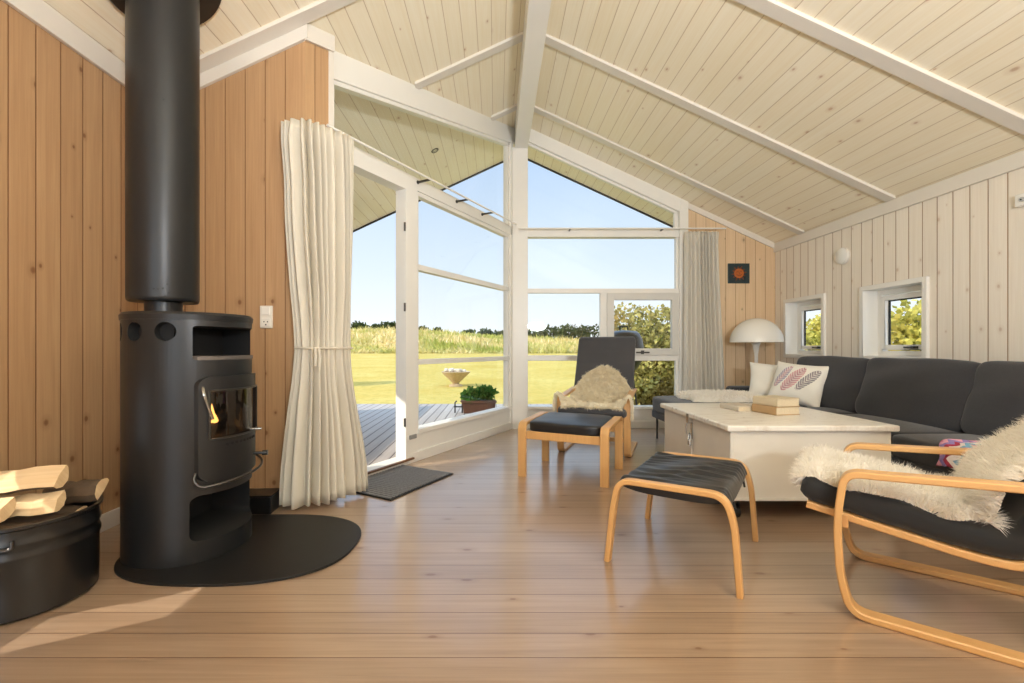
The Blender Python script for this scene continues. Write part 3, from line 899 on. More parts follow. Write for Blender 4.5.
cc = sum(band, V((0, 0, 0))) / len(band)
lo = [p + V((.02, -.045, 0)) for p in band] + [p + V((-.015, .045, 0)) for p in reversed(band)]
m.tube(lo, .006, 8, closed=True)
m.tube([V((.04, -.1, .975)), V((.045, -.105, .93)), V((.04, -.10, .87))], .009, 8)
m.tube([V((.055, -.085, .975)), V((.065, -.09, .92)), V((.06, -.09, .85))], .008, 8)
m.build('tieback', M['curtain'], cl, smooth=True)
tie = None
c2 = thing('curtain', 'white curtain hanging right of the gable window behind the chaise', 'curtain', (2.45, 5.37, 0))
pt = [(2.25, 5.38), (2.4, 5.375), (2.66, 5.38)]; pb = [(2.23, 5.37), (2.42, 5.36), (2.74, 5.38)]
cu = curtain('cloth', [(2.36, pt), (.03, pb)], (2.36, .03), 9, .032, M['curtain2'], c2, seed=4); cu.location = (-2.45, -5.37, 0)
# rails
def rail(label, p, q, brk):
    o = thing('curtain_rail', label, 'curtain rail', p)
    p, q = V(p), V(q); m = MB(); d = q - p
    m.tube([V((0, 0, 0)), d], .009, 10); m.build('rod', M['white'], o, smooth=True)
    for f, v in brk:
        m = MB(); a = d * f; m.bar(a, a + V(v), .012, .016); m.tube([a + V(v), a + V(v) * 1.06], .016, 10); m.build('bracket', M['dark_chrome'], o)
bn = -GN * .135
rail('thin white curtain rail crossing the angled glass front', (-1.085, 2.905, 2.407), (.24, 5.24, 2.407), [(f, bn) for f in (.40, .62, .80)])
rail('thin white curtain rail along the gable window', (.27, 5.385, 2.40), (2.74, 5.385, 2.40), [(.25, (0, .11, 0)), (.7, (0, .11, 0))])

# ------------------------------------------------------------------ door mat
o = thing('door_mat', 'dark grey ribbed door mat inside the garden doorway', 'mat', (-.725, 3.31, 0), math.atan2(GU.y, GU.x))
m = MB(); m.box(-.35, .35, -.26, .26, .0005, .009); m.build('backing', M['rubber'], o, bevel=.003)
m = MB(); rr = random.Random(3)
for i in range(22):
    x = -.33 + i * .66 / 21.0
    m.box(x - .011, x + .011, -.245, .245, .009, .014)
m.build('ribs', plain('mat_grey', srgb(140, 140, 144), .95, var=.25, scale=90, bump=.5, bscale=300), o, bevel=.004)
# ------------------------------------------------------------------ bentwood armchairs and stools
def rprof(w, t, b=.004):
    return [(-w / 2 + b, -t / 2), (w / 2 - b, -t / 2), (w / 2, -t / 2 + b), (w / 2, t / 2 - b), (w / 2 - b, t / 2), (-w / 2 + b, t / 2), (-w / 2, t / 2 - b), (-w / 2, -t / 2 + b)]
def yz(x, pts): return [(x, a, b) for a, b in pts]
def fuzz(m, P, count, length, thick, lean, seed, gravity=.35, curl=.5, mi=0, both=False):
    """tufts of wool over the sheet P (grid of points)."""
    g = np.random.default_rng(seed); nu, nv = len(P), len(P[0])
    A = np.array([[tuple(p) for p in row] for row in P])
    for _ in range(count):
        i = g.integers(0, nu - 1); j = g.integers(0, nv - 1); a, b = g.random(2)
        p00, p10, p01, p11 = A[i, j], A[i + 1, j], A[i, j + 1], A[i + 1, j + 1]
        p = p00 * (1 - a) * (1 - b) + p10 * a * (1 - b) + p01 * (1 - a) * b + p11 * a * b
        nrm = np.cross(p10 - p00, p01 - p00); l = np.linalg.norm(nrm)
        if l < 1e-9: continue
        nrm /= l
        tu = (p10 - p00) / (np.linalg.norm(p10 - p00) + 1e-9); tv = (p01 - p00) / (np.linalg.norm(p01 - p00) + 1e-9)
        L = length * (.6 + .7 * g.random())
        d = nrm + (tu * g.normal() + tv * g.normal()) * lean
        # clumps: neighbouring tufts share a lean
        d = d + (tu * math.sin(p[0] * 61 + p[1] * 47) + tv * math.sin(p[1] * 53 + p[2] * 67)) * curl
        d /= np.linalg.norm(d)
        e = d * .75 + np.array((0, 0, -gravity)); e /= np.linalg.norm(e)
        s = np.cross(d, g.normal(size=3)); s /= np.linalg.norm(s)
        m0 = p + d * L * .55; m1 = m0 + e * L * .5
        base = p - nrm * .004
        m.add([base - s * thick, base + s * thick, m0 + s * thick * .8, m0 - s * thick * .8, m1], [(0, 1, 2, 3), (3, 2, 4)], mi)
def chair(name, label, loc, rz, group):
    """front feet at y=0, chair leans back along +y."""
    o = thing(name, label, 'armchair', loc, rz, group)
    W = .60
    side = [(.66, .012), (.018, .012), (-.014, .14), (-.024, .34), (-.002, .518), (.10, .522), (.62, .556)]
    sp = fillet(yz(0, side), [.055, .05, .08, .085, .05], 8)
    for x in (-W / 2, W / 2):
        m = MB(); m.sweep([p + V((x, 0, 0)) for p in sp], (1, 0, 0), rprof(.062, .024)); m.build('side_frame', M['birch'], o, smooth=30)
    seat = [(-.12, .362), (.34, .282), (.47, .28), (.58, .43), (.77, .80), (.865, 1.0)]
    spx = fillet(yz(0, seat), [.1, .12, .12, .15], 8)
    for x in (-W / 2 + .062, W / 2 - .062):
        m = MB(); m.sweep([p + V((x, 0, 0)) for p in spx], (1, 0, 0), rprof(.045, .026)); m.build('seat_rail', M['birch'], o, smooth=30)
    for nm, y, z, w, t in (('front_stretcher', .0, .325, .05, .02), ('back_stretcher', .612, .51, .05, .02), ('floor_stretcher', .645, .032, .045, .016), ('top_rail', .858, .985, .05, .018)):
        m = MB(); xx = W / 2 - (.03 if nm == 'floor_stretcher' else .035 if nm != 'top_rail' else .06)
        m.box(-xx, xx, y - t / 2, y + t / 2, z - w / 2, z + w / 2)
        m.build(nm, M['birch'], o, bevel=.003)
    for x in (-W / 2, W / 2):
        m = MB(); m.box(x - .02, x + .02, .06, .09, -.0, .004); m.build('glide', M['rubber'], o)
    return o, [p + V((0, 0, 0)) for p in spx]
def offset_path(path, d):
    out = []
    n = len(path)
    for i in range(n):
        t = (path[min(i + 1, n - 1)] - path[max(i - 1, 0)]).normalized()
        nn = V((1, 0, 0)).cross(t)      # up / forward side of the seat curve
        out.append(path[i] + nn * d)
    return out
def resample(path, n):
    L = [0]
    for a, b in zip(path, path[1:]): L.append(L[-1] + (b - a).length)
    out = []
    for k in range(n):
        d = L[-1] * k / (n - 1); i = 0
        while i < len(path) - 2 and L[i + 1] < d: i += 1
        f = (d - L[i]) / max(1e-9, L[i + 1] - L[i]); out.append(path[i].lerp(path[i + 1], min(1, max(0, f))))
    return out
def chair_cushion(o, path, mat, w=.55, t=.075, y_from=-.02, ext=.06, quilt=True, name='cushion'):
    p = offset_path(path, .013 + t / 2)
    p = [p[0] + (p[0] - p[1]).normalized() * .03] + p + [p[-1] + (p[-1] - p[-2]).normalized() * ext]
    p = resample(p, 90)
    m = MB()
    def prof(s):
        e = min(s, 1 - s) / .035; k = math.sqrt(max(.04, 1 - (1 - min(1, e)) ** 2))
        tt = t * (.35 + .65 * k)
        if quilt: tt *= 1 - .13 * abs(math.cos(s * PI * 9)) ** 10
        ww = w * (.94 + .06 * k)
        return rrect(ww, tt, tt * .42, 5)
    m.sweep(p, (1, 0, 0), prof)
    return m.build(name, mat, o, smooth=60), p
AG = 'bentwood armchairs'
c1, path1 = chair('armchair', 'bentwood armchair with charcoal cushion standing before the gable window', (.88, 4.10, 0), R(-22), None)
chair_cushion(c1, path1, M['grey_fab'], w=.60, t=.075, ext=.075)
c2_, path2 = chair('armchair', 'bentwood armchair with black cushion and fluffy white fleece at the right edge', (1.473, 1.899, 0), math.atan2(-.78, -.625), None)
chair_cushion(c2_, path2, M['black_fab'], w=.53, t=.10, ext=.04)

# sheepskin on the window chair: arch on the backrest with lobes over both arms
def skin_sheet(path, off, rows, cols, width, lift, t0, t1, seed=0):
    p = resample(offset_path(path, off), 120)
    P = []
    for i in range(rows + 1):
        f = i / rows; s = t0 + (t1 - t0) * f
        if s < 0:
            a = p[0]; base = V((0, a.y - .03 + s * .05, a.z + s * .45)); tn = V((0, .2, 1)).normalized()
        else:
            q = s * 119; k = min(118, int(q)); base = p[k].lerp(p[k + 1], q - k); tn = (p[k + 1] - p[k]).normalized()
        nn = V((1, 0, 0)).cross(tn)
        row = []
        for j in range(cols + 1):
            u = j / cols * 2 - 1
            wv = width(s, u); x = u * wv
            b = base + nn * (.008 * math.sin(u * 7 + s * 30 + seed) + .006 * math.sin(u * 17 + seed) * math.sin(s * 70))
            b = V((x, b.y, b.z)) + lift(s, x)
            row.append(b)
        P.append(row[::-1])
    return P
def w1f(s, u):
    # s: 0 seat front .. ~.46 seat/back bend .. 1 top
    if s < .06: return .27
    if s < .34: return .265
    if s < .52: return .265 + .045 * math.sin((s - .34) / .18 * PI / 2)
    k = min(1, (s - .52) / .255)
    return max(.02, .31 * (1 - k ** 1.15 * .45) * math.sqrt(max(0, 1 - k ** 3.2)))
def l1f(s, x):
    a = abs(x)
    if a > .24 and s > .30:
        k = min(1, (a - .24) / .08); return V((0, -.05 * k, .10 * k * k * max(0, 1 - abs(s - .5) / .22)))
    return V((0, 0, 0))
P = skin_sheet(path1, .10, 60, 34, w1f, l1f, -.03, .775)
m = MB(); m.grid(P); fuzz(m, P, 26000, .030, .0021, .55, 5, .2, .6)
s1 = m.build('sheepskin', M['fur_cream'], None, weld=False)
s1.location = c1.location; s1.rotation_euler = c1.rotation_euler
tag(s1, 'cream curly sheepskin draped over the back of the charcoal armchair', 'sheepskin')
# front strip of the same hide lies over the arms and the seat edge
def arm_strip():
    m = MB(); PP = []
    prof = [(-.345, .40), (-.345, .50), (-.335, .552), (-.28, .535), (-.22, .485), (-.1, .462), (.05, .458), (.2, .47), (.27, .52), (.32, .548), (.338, .50), (.338, .43), (.335, .36)]
    pts = resample(fillet([(a, 0, b) for a, b in prof], .05, 4), 70)
    for i, q in enumerate(pts):
        row = []
        for j in range(9):
            v = j / 8
            z = q.z - (0.05 + .02 * math.sin(i * .45) ) * v ** 2 * (1 if abs(q.x) < .3 else .2)
            row.append(V((q.x, .03 - .10 * v + .16 * (1 - v) * 0 , z + .012 * math.sin(i * .8))))
        PP.append(row[::-1])
    return PP
P = arm_strip(); P2 = [[V((p.x, p.y + .10, p.z + .004)) for p in r] for r in P]
m = MB(); m.grid(P); fuzz(m, P, 9000, .020, .0016, .6, 9, .3, .4)
tag_ = m.build('front_edge', M['fur_cream'], s1, weld=False)

# fluffy white fleece on the near chair
def w2f(s, u):
    if s < .1: return .235 + .03 * math.sin((s + .06) * 12)
    if s < .5: return .25 + .012 * math.sin(s * 40 + (u > 0) * 2)
    return .26 + .012 * math.sin(s * 31 + (u > 0))
P = skin_sheet(path2, .125, 70, 34, w2f, lambda s, x: V((0, -.075 * math.exp(-((s - .52) / .11) ** 2), .02 * math.exp(-((s - .50) / .10) ** 2) - .012 * (abs(x) / .25) ** 4)), -.10, .93, 2)
m = MB(); m.grid(P); fuzz(m, P, 60000, .042, .0016, .5, 21, .2, .6)
s2 = m.build('sheepskin', M['fur'], None, weld=False)
s2.location = c2_.location; s2.rotation_euler = c2_.rotation_euler
tag(s2, 'fluffy white long haired fleece lying over the black armchair at the right edge', 'sheepskin')

# near stool with rounded legs
def stool(label, loc, rz, halfw, path, rad, fw, ft):
    o = thing('footstool', label, 'footstool', loc, rz)
    sp = fillet(yz(0, path), rad, 9)
    for x in (-halfw, halfw):
        m = MB(); m.sweep([p + V((x, 0, 0)) for p in sp], (1, 0, 0), rprof(fw, ft)); m.build('leg_frame', M['birch'], o, smooth=30)
    return o
s = stool('bentwood footstool with wrinkled black leather top in the middle of the floor', (.693, 2.339, 0), math.atan2(-.823, -.568), .315,
          [(.0, .0), (.03, .27), (.055, .378), (.485, .385), (.52, .28), (.54, .0)], [.12, .085, .085, .12], .042, .024)
m = MB()
for y in (.10, .43): m.box(-.295, .295, y - .011, y + .011, .352, .374)
m.build('stretcher', M['birch'], s, bevel=.003)
n1, n2 = 90, 50; P = []
def sag(u, v):
    x = u * .30; y = .035 + (v + 1) / 2 * .47
    e = max(abs(u), abs(v)) 
    z = .394 - .010 * (1 - u * u) + .004 * math.sin(v * 3)
    wr = .0068 * math.sin(u * 17 + 1.5 * math.sin(v * 2.1 + u) + .8 * math.sin(v * 5.3 + u * 2)) * (1 - v ** 6) * (.55 + .45 * math.sin(v * 2.3 + u * 4 + 1))
    wr += .0040 * math.sin(u * 37 + 2.4 * math.sin(v * 2.9 + 2)) * (.5 + .5 * math.sin(v * 4 + u * 3))
    z += wr
    k = max(0, abs(v) - .86) / .14; z -= .05 * k * k
    k = max(0, abs(u) - .93) / .07; z -= .03 * k * k
    return V((x, y, z))
for i in range(n1 + 1): P.append([sag(i / n1 * 2 - 1, j / n2 * 2 - 1) for j in range(n2 + 1)])
m = MB(); m.grid(P)
Pb = [[V((p.x * .99, .27 + (p.y - .27) * .97, .330 + .026 * (abs(j - n2 / 2) / (n2 / 2)) ** 4)) for j, p in enumerate(r)] for r in P]
m.grid(Pb)
edge_a = [P[i][0] for i in range(n1 + 1)] + [P[n1][j] for j in range(1, n2 + 1)] + [P[i][n2] for i in range(n1 - 1, -1, -1)] + [P[0][j] for j in range(n2 - 1, 0, -1)]
edge_b = [Pb[i][0] for i in range(n1 + 1)] + [Pb[n1][j] for j in range(1, n2 + 1)] + [Pb[i][n2] for i in range(n1 - 1, -1, -1)] + [Pb[0][j] for j in range(n2 - 1, 0, -1)]
m.grid([edge_a + [edge_a[0]], edge_b + [edge_b[0]]])
m.build('cushion', M['leather2'], s, smooth=50)
m = MB()
for x, y in ((.18, .47), (-.18, .47)):
    m = MB(); m.tube([(x, y, .37), (x + .02, y + .03, .34), (x + .005, y + .035, .30)], .005, 6); m.build('cushion_tie', M['black_fab'], s)
# far stool with square flat frames
s = stool('square legged birch footstool with flat black leather pad before the window armchair', (.481, 3.305, 0), math.atan2(-.433, .901), .312,
          [(.0, .0), (.0, .40), (.53, .418), (.53, .0)], [.05, .05], .062, .028)
m = MB(); m.box(-.282, .282, .012, .034, .285, .345); m.box(-.282, .282, .495, .517, .30, .36)
m.build('stretcher', M['birch'], s, bevel=.003)
MM = Matrix.Translation((0, .26, .385)) @ Matrix.Rotation(R(2), 4, 'X') @ Matrix.Rotation(R(90), 4, 'X')
m = cushion_mb(.56, .085, .50, .2, 14, .008, MM, 4, .002)
m.build('pad', M['leather'], s, smooth=70)

# ------------------------------------------------------------------ white chest
ch = thing('storage_chest', 'large white wooden chest used as coffee table before the sofa', 'chest', (1.78, 3.055, 0))
hx, hy = .455, .50
m = MB()
m.box(-hx, hx, -hy, hy, .115, .135)
t_ = .022
m.box(-hx, -hx + t_, -hy, hy, .115, .505); m.box(hx - t_, hx, -hy, hy, .115, .505)
m.box(-hx + t_, hx - t_, -hy, -hy + t_, .115, .505); m.box(-hx + t_, hx - t_, hy - t_, hy, .115, .505)
cw = plain('chest_white', srgb(226, 220, 208), .45, var=.05, scale=6)
m.build('body', cw, ch, bevel=.004)
m = MB(); m.box(-hx - .028, hx + .03, -hy - .025, hy + .025, .505, .54)
def worn():
    t = NT('chest_lid_white'); ob, s = t.obj()
    n = t.noise(t.xyz(t.math('MULTIPLY', s[0], 3.0), t.math('MULTIPLY', s[1], 14.0), s[2]), 2.5, 5, .65)
    col = t.mix(t.ramp(n, .52, .7), srgb(232, 227, 217), srgb(206, 196, 182))
    n2 = t.noise(ob, 40, 3); col = t.mix(t.ramp(n2, .68, .74), col, srgb(150, 132, 112))
    return t.done(t.bsdf(col, .3, 0, t.bump(n, .08, .004), .5))
m.build('lid', worn(), ch, bevel=.009, bseg=3)
m = MB(); m.box(-hx - .006, -hx, -.006, -.002, .12, .505); m.box(-hx - .008, hx + .008, -hy - .008, hy + .008, .112, .128)
m.build('plinth_strip', cw, ch, bevel=.002)
m = MB(); m.box(-hx - .033, -hx - .028, -.014, .014, .47, .53); m.box(-hx - .031, -hx - .002, -.012, .012, .468, .474); m.box(-hx - .006, -hx - .0, -.012, .012, .36, .472)
m.build('hasp', M['chrome'], ch)
m = MB(); m.box(-hx - .006, -hx, .085, .1, .38, .45)
m.build('catch', M['chrome'], ch, bevel=.002)
m = MB(); m.box(-hx - .026, -hx - .010, -.020, .016, .315, .36); pk_ = m.build('padlock', M['chrome'], ch, bevel=.005)
m = MB(); m.tube([(-hx - .018, -.018, .36), (-hx - .018, -.018, .39), (-hx - .018, -.003, .40), (-hx - .018, .012, .39), (-hx - .018, .012, .36)], .004, 8); m.build('shackle', M['chrome'], pk_, smooth=True)
for x in (-hx + .06, hx - .06):
    for y in (-hy + .06, hy - .06):
        m = MB(); m.tube([(x - .013, y, .038), (x + .013, y, .038)], .038, 20); m.box(x - .02, x + .02, y - .02, y + .02, .095, .115); m.box(x - .02, x - .015, y - .012, y + .012, .035, .1); m.box(x + .015, x + .02, y - .012, y + .012, .035, .1)
        m.build('caster', M['black_metal'], ch, bevel=.002)
# books
def book(label, x, y, z, rz, w, d, h, cover, grp='books on the white chest'):
    o = thing('book', label, 'book', (x, y, z), rz, grp)
    pages = plain('book_pages', srgb(222, 206, 176), .8, var=.12, scale=120)
    m = MB(); m.box(-w / 2 + .004, w / 2 - .002, -d / 2 + .006, d / 2 - .006, .004, h - .004); m.build('pages', pages, o)
    m = MB(); m.box(-w / 2, w / 2, -d / 2, d / 2, 0, .004); m.box(-w / 2, w / 2, -d / 2, d / 2, h - .004, h)
    sp = [(-w / 2 - .006 * math.cos(R(a)) + .001, d / 2, h / 2 + h / 2 * math.sin(R(a))) for a in range(-90, 91, 20)]
    m.prism(sp + [(-w / 2 + .002, d / 2, h), (-w / 2 + .002, d / 2, 0)], (0, -d, 0))
    m.build('cover', cover, o, bevel=.001)
    return o
cv = [plain('cover_cream', srgb(206, 190, 160), .7, var=.06), plain('cover_tan', srgb(178, 146, 104), .7, var=.06), plain('cover_grey', srgb(196, 184, 166), .6, var=.05)]
# spine faces left (-x); near corner at (1.80,2.91)
book('thick tan book at the bottom of the two book stack on the chest', 1.868, 3.02, .5405, R(13), .185, .20, .055, cv[1])
book('thick cream book on top of the two book stack on the chest', 1.872, 3.022, .596, R(15), .180, .195, .052, cv[0])
book('single book lying left of the two book stack on the chest', 1.715, 3.20, .5405, R(8), .14, .20, .036, cv[2])
# ------------------------------------------------------------------ corner sofa
so = thing('corner_sofa', 'charcoal grey corner sofa with chaise along the whitewashed wall', 'sofa', (2.9, 3.0, 0))
so_o = V((2.9, 3.0, 0))
def sp(mb, name, mat, **k):
    mb.v = [(a - so_o.x, b - so_o.y, c) for a, b, c in mb.v]
    return mb.build(name, mat, so, **k)
XF, XBK = 2.46, 3.37
Y0, Y1 = 1.10, 4.96
XC0 = 1.68; YC0 = 4.10
m = MB(); m.box(XF, XBK, Y0, Y1, .16, .30); sp(m, 'base', M['sofa_seat'], bevel=.02, bseg=3)
m = MB(); m.box(3.17, XBK, Y0, Y1, .30, .68); sp(m, 'back_frame', M['sofa'], bevel=.03, bseg=3)
# seat cushions
yb = [1.12, 2.0, 2.86, 3.70, 4.10]
for a, b in zip(yb[:3], yb[1:4]):
    MM = Matrix.Translation(((XF + 3.16) / 2 - .0, (a + b) / 2, .365)) @ Matrix.Rotation(R(90), 4, 'X')
    sp(cushion_mb(3.17 - XF, .155, b - a - .006, .16, 12, .012, MM @ Matrix.Identity(4), 3), 'seat_cushion', M['sofa_seat'], smooth=70)
MM = Matrix.Translation(((XF + 3.16) / 2, (3.70 + 4.10) / 2, .365)) @ Matrix.Rotation(R(90), 4, 'X')
sp(cushion_mb(3.17 - XF, .155, .40, .16, 12, .012, MM, 3), 'seat_cushion', M['sofa_seat'], smooth=70)
# chaise
m = MB(); m.box(XC0 + .015, XF, YC0, 4.93, .225, .31); sp(m, 'chaise_base', M['sofa_seat'], bevel=.02, bseg=3)
MM = Matrix.Translation(((XC0 + 3.15) / 2, (YC0 + 4.94) / 2, .375)) @ Matrix.Rotation(R(90), 4, 'X')
sp(cushion_mb(3.15 - XC0, .17, .85, .14, 16, .01, MM, 5), 'chaise_cushion', M['sofa'], smooth=70)
m = MB(); m.box(2.50, 3.20, 4.80, 4.96, .30, .565); sp(m, 'armrest', M['sofa'], bevel=.045, bseg=4)
# back cushions
for i, (a, b) in enumerate(((1.14, 2.0), (2.0, 2.86), (2.86, 3.70), (3.70, 4.56))):
    MM = Matrix.Translation((3.075, (a + b) / 2, .645)) @ Matrix.Rotation(R(-16), 4, 'Y').inverted() @ Matrix.Rotation(R(90), 4, 'Z')
    mb = cushion_mb(b - a + .03, .20, .49, .17, 18, .035, MM, 10 + i, .006)
    sp(mb, 'back_cushion', M['sofa'], smooth=70)
for x, y in ((XC0 + .06, 4.88), (XC0 + .06, 4.16), (XF + .1, Y0 + .1), (3.3, Y0 + .1), (3.3, 4.85), (2.5, 3.0)):
    m = MB(); h = .225 if x < 2 else .165
    m.tube([(x, y, h), (x, y, .005)], [.013, .008], 10); m.tube([(x, y, .006), (x, y, .0)], .012, 10)
    sp(m, 'leg', M['dark_chrome'], smooth=True)
# throw on the chaise
P = []; n1, n2 = 34, 20
for i in range(n1 + 1):
    row = []
    for j in range(n2 + 1):
        u, v = i / n1 * 2 - 1, j / n2 * 2 - 1
        x = 2.235 + .36 * u * (1 + .06 * math.sin(v * 4)); y = 4.50 + .27 * v * (1 - .1 * u * u + .05 * math.sin(u * 7))
        e = (1 - u ** 6) * (1 - v ** 6)
        row.append(V((x, y, .468 + .06 * max(0, e) ** .5 + .006 * math.sin(u * 9) * math.sin(v * 6))))
    P.append(row)
m = MB(); m.grid(P); m.grid([[V((p.x, p.y, .4655)) for p in r] for r in P])
fuzz(m, P, 9000, .022, .0022, .6, 31, .2, .3)
tag(m.build('fleece_throw', M['fur'], None, weld=False), 'white fleece throw lying flat on the chaise', 'throw')
# pillows
def feather_mat():
    t = NT('feather_print'); ob, s = t.obj()
    col = srgb(242, 238, 228)
    n = t.noise(ob, 25, 3)
    for cx, cy, a, L, W, c1, c2 in ((-.115, .045, 62, .125, .042, srgb(126, 140, 178), srgb(206, 150, 158)), (-.01, .025, 58, .145, .05, srgb(214, 148, 150), srgb(170, 110, 126)), (.115, .03, 52, .13, .045, srgb(84, 84, 104), srgb(140, 124, 130))):
        x = t.math('SUBTRACT', s[0], cx); y = t.math('SUBTRACT', s[1], cy); c, k = math.cos(R(a)), math.sin(R(a))
        p = t.math('ADD', t.math('MULTIPLY', x, c), t.math('MULTIPLY', y, k))
        q = t.math('SUBTRACT', t.math('MULTIPLY', y, c), t.math('MULTIPLY', x, k))
        e = t.math('ADD', t.math('POWER', t.math('DIVIDE', p, L), 2), t.math('POWER', t.math('DIVIDE', q, W), 2))
        barb = t.math('SINE', t.math('MULTIPLY', t.math('SUBTRACT', p, t.math('MULTIPLY', t.math('ABSOLUTE', q), .8)), 260.0))
        msk = t.math('MULTIPLY', t.math('LESS_THAN', e, 1.0), t.math('GREATER_THAN', t.math('ADD', barb, t.math('MULTIPLY', n, 1.2)), -.1))
        msk = t.math('MULTIPLY', msk, t.math('GREATER_THAN', s[2], 0.0))
        col = t.mix(t.math('MULTIPLY', msk, .85), col, t.mix(t.ramp(t.math('ABSOLUTE', q), .0, W), c2, c1))
    return t.done(t.bsdf(col, .9, 0, t.bump(t.noise(ob, 300, 2), .1, .003)))
def place_pillow(name, label, mat, loc, facing, lean, roll, w, h, d, seed):
    m = pillow_mb(w, h, d, 20, seed)
    o = m.build(name, mat, None, smooth=80)
    f = V(facing).normalized(); up = V((0, 0, 1)); xr = up.cross(f).normalized()
    B = Matrix((xr, up, f)).transposed()      # local x right, y up, z facing
    B = B @ Matrix.Rotation(R(-lean), 3, 'X') @ Matrix.Rotation(R(roll), 3, 'Z')
    o.matrix_world = Matrix.Translation(loc) @ B.to_4x4()
    return tag(o, label, 'pillow')
place_pillow('pillow', 'plain white pillow behind the feather print pillow', M['pillow'], (2.82, 4.62, .635), (-.5, -.85, 0), 24, -3, .42, .40, .13, 3)
place_pillow('pillow', 'white pillow printed with three feathers leaning in the sofa corner', feather_mat(), (2.835, 4.25, .635), (-.9, -.45, 0), 22, -4, .50, .42, .15, 8)
# crochet throw over the seat edge
def crochet():
    t = NT('crochet'); ob, s = t.obj()
    cols = [srgb(214, 120, 150), srgb(120, 168, 196), srgb(236, 228, 226), srgb(168, 52, 78), srgb(150, 130, 190), srgb(232, 170, 190)]
    zig = t.math('ADD', t.math('MULTIPLY', s[1], 1.0), t.math('MULTIPLY', t.math('PINGPONG', t.math('ADD', s[0], s[2]), .04), .9))
    q = t.math('FLOOR', t.math('DIVIDE', zig, .03)); k = t.math('MODULO', t.math('ADD', q, 60.0), 6.0)
    col = cols[0]
    for i in range(1, 6): col = t.mix(t.math('COMPARE', k, float(i), .4), col, cols[i])
    v = t.vor(ob, 110)
    return t.done(t.bsdf(col, .95, 0, t.bump(v.outputs['Distance'], .8, .004)))
P = []
path = resample(fillet([(2.90, 0, .462), (2.47, 0, .462), (2.435, 0, .44), (2.43, 0, .33)], .03, 5), 40)
for i, q in enumerate(path):
    P.append([V((q.x + .01 * math.sin(j * .9) * (i / 40), 2.19 + .30 * j / 24 + .012 * math.sin(i * .5), q.z + .006 * math.sin(j * .8 + i * .3) + (.006 * abs(math.sin(j * .8)) if i > 36 else 0))) for j in range(25)])
m = MB(); m.grid(P)
tag(m.build('crochet_throw', crochet(), None, smooth=70, solid=.012), 'colourful pink and blue crochet throw hanging over the sofa seat edge', 'throw')

# ------------------------------------------------------------------ mushroom lamp, wall things
l = thing('floor_lamp', 'white mushroom floor lamp with dome shade in the far corner', 'lamp', (2.975, 5.17, 0))
m = MB(); pr = [(.272 * math.cos(R(a)), 1.04 + .275 * math.sin(R(a))) for a in range(0, 91, 6)]
pr = [(max(0, r), z) for r, z in pr]; pr[-1] = (0, pr[-1][1])
m.lathe([(.266, 1.04)] + pr, 48); 
m.lathe([(.266, 1.04)] + [(.264 * math.cos(R(a)), 1.04 + .266 * math.sin(R(a))) for a in range(6, 90, 6)] + [(0, 1.305)], 48)
m.build('lamp_shade', plain('lamp_white', srgb(240, 238, 232), .25, var=.01, spec=.6), l, smooth=True)
m = MB(); m.lathe([(0, .0), (.19, .0), (.19, .008), (.12, .02), (.05, .05), (.026, .12), (.018, .3), (.016, .7), (.02, .9), (.034, 1.0), (.06, 1.06), (.09, 1.10), (0, 1.10)], 36)
m.build('stem', plain('lamp_stem', srgb(236, 232, 224), .3, var=.01), l, smooth=True)
o = thing('smoke_detector', 'round white disc on the whitewashed wall above the windows', 'smoke detector', (XR, 4.43, 1.877))
m = MB(); MM = Matrix.Rotation(R(-90), 4, 'Y'); m.lathe([(.078, 0), (.08, .008), (.078, .03), (.06, .042), (0, .044)], 40, MM); m.build('cover', M['white'], o, smooth=True)
m = MB(); m.lathe([(.084, 0), (.084, .012), (.07, .012)], 40, MM); m.build('base_ring', M['white_trim'], o, smooth=True)
o = thing('wall_switch', 'small white control box with round dial high on the wall at the right edge', 'switch', (XR, 2.89, 1.93))
m = MB(); m.box(-.028, 0, -.06, .06, -.04, .04); m.build('case', M['white'], o, bevel=.006)
m = MB(); m.tube([(-.034, .015, .0), (-.027, .015, .0)], .016, 16); m.build('dial', plain('dial', srgb(190, 190, 188), .4), o)
m = MB(); m.tube([(-.0355, .018, .0), (-.034, .018, .0)], .005, 10); m.build('indicator', M['rubber'], o)
# sun tile
o = thing('wall_tile', 'square dark teal wall tile with an orange sun on the pine gable wall', 'wall art', (2.96, YG, 1.885))
m = MB(); m.box(-.132, .132, -.012, 0, -.122, .122); m.build('tile', plain('teal_tile', srgb(38, 60, 64), .35, var=.25, scale=30, bump=.2), o, bevel=.004)
og = plain('sun_orange', srgb(206, 110, 40), .45, var=.2, scale=40)
m = MB()
m.tube([(0, -.012, 0), (0, -.018, 0)], .058, 28)
m.build('sun_disc', og, o, bevel=.002)
m = MB()
for i in range(12):
    a = 2 * PI * i / 12 + .13; L = .098 if i % 2 == 0 else .084
    c, s_ = math.cos(a), math.sin(a)
    def q(r, t): return (r * c - t * s_, -.012, r * s_ + t * c)
    m.prism([q(.062, -.011), q(.062, .011), q(.08, .006), q(L, 0), q(.08, -.006)], (0, -.005, 0))
m.build('sun_rays', plain('ray_brown', srgb(128, 62, 28), .5, var=.2), o)
m = MB(); dk = plain('sun_lines', srgb(92, 44, 20), .5)
for x in (-.02, .02): m.tube([(x + .012 * math.cos(R(w)), -.0185, .012 + .008 * math.sin(R(w))) for w in range(0, 181, 20)], .0025, 6)
m.tube([(.032 * math.cos(R(w)), -.0185, -.004 + .026 * math.sin(R(w))) for w in range(200, 341, 14)], .003, 6)
m.tube([(0, -.0185, .01), (.006, -.0185, -.01), (-.004, -.0185, -.012)], .0025, 6)
m.build('sun_face', dk, o)

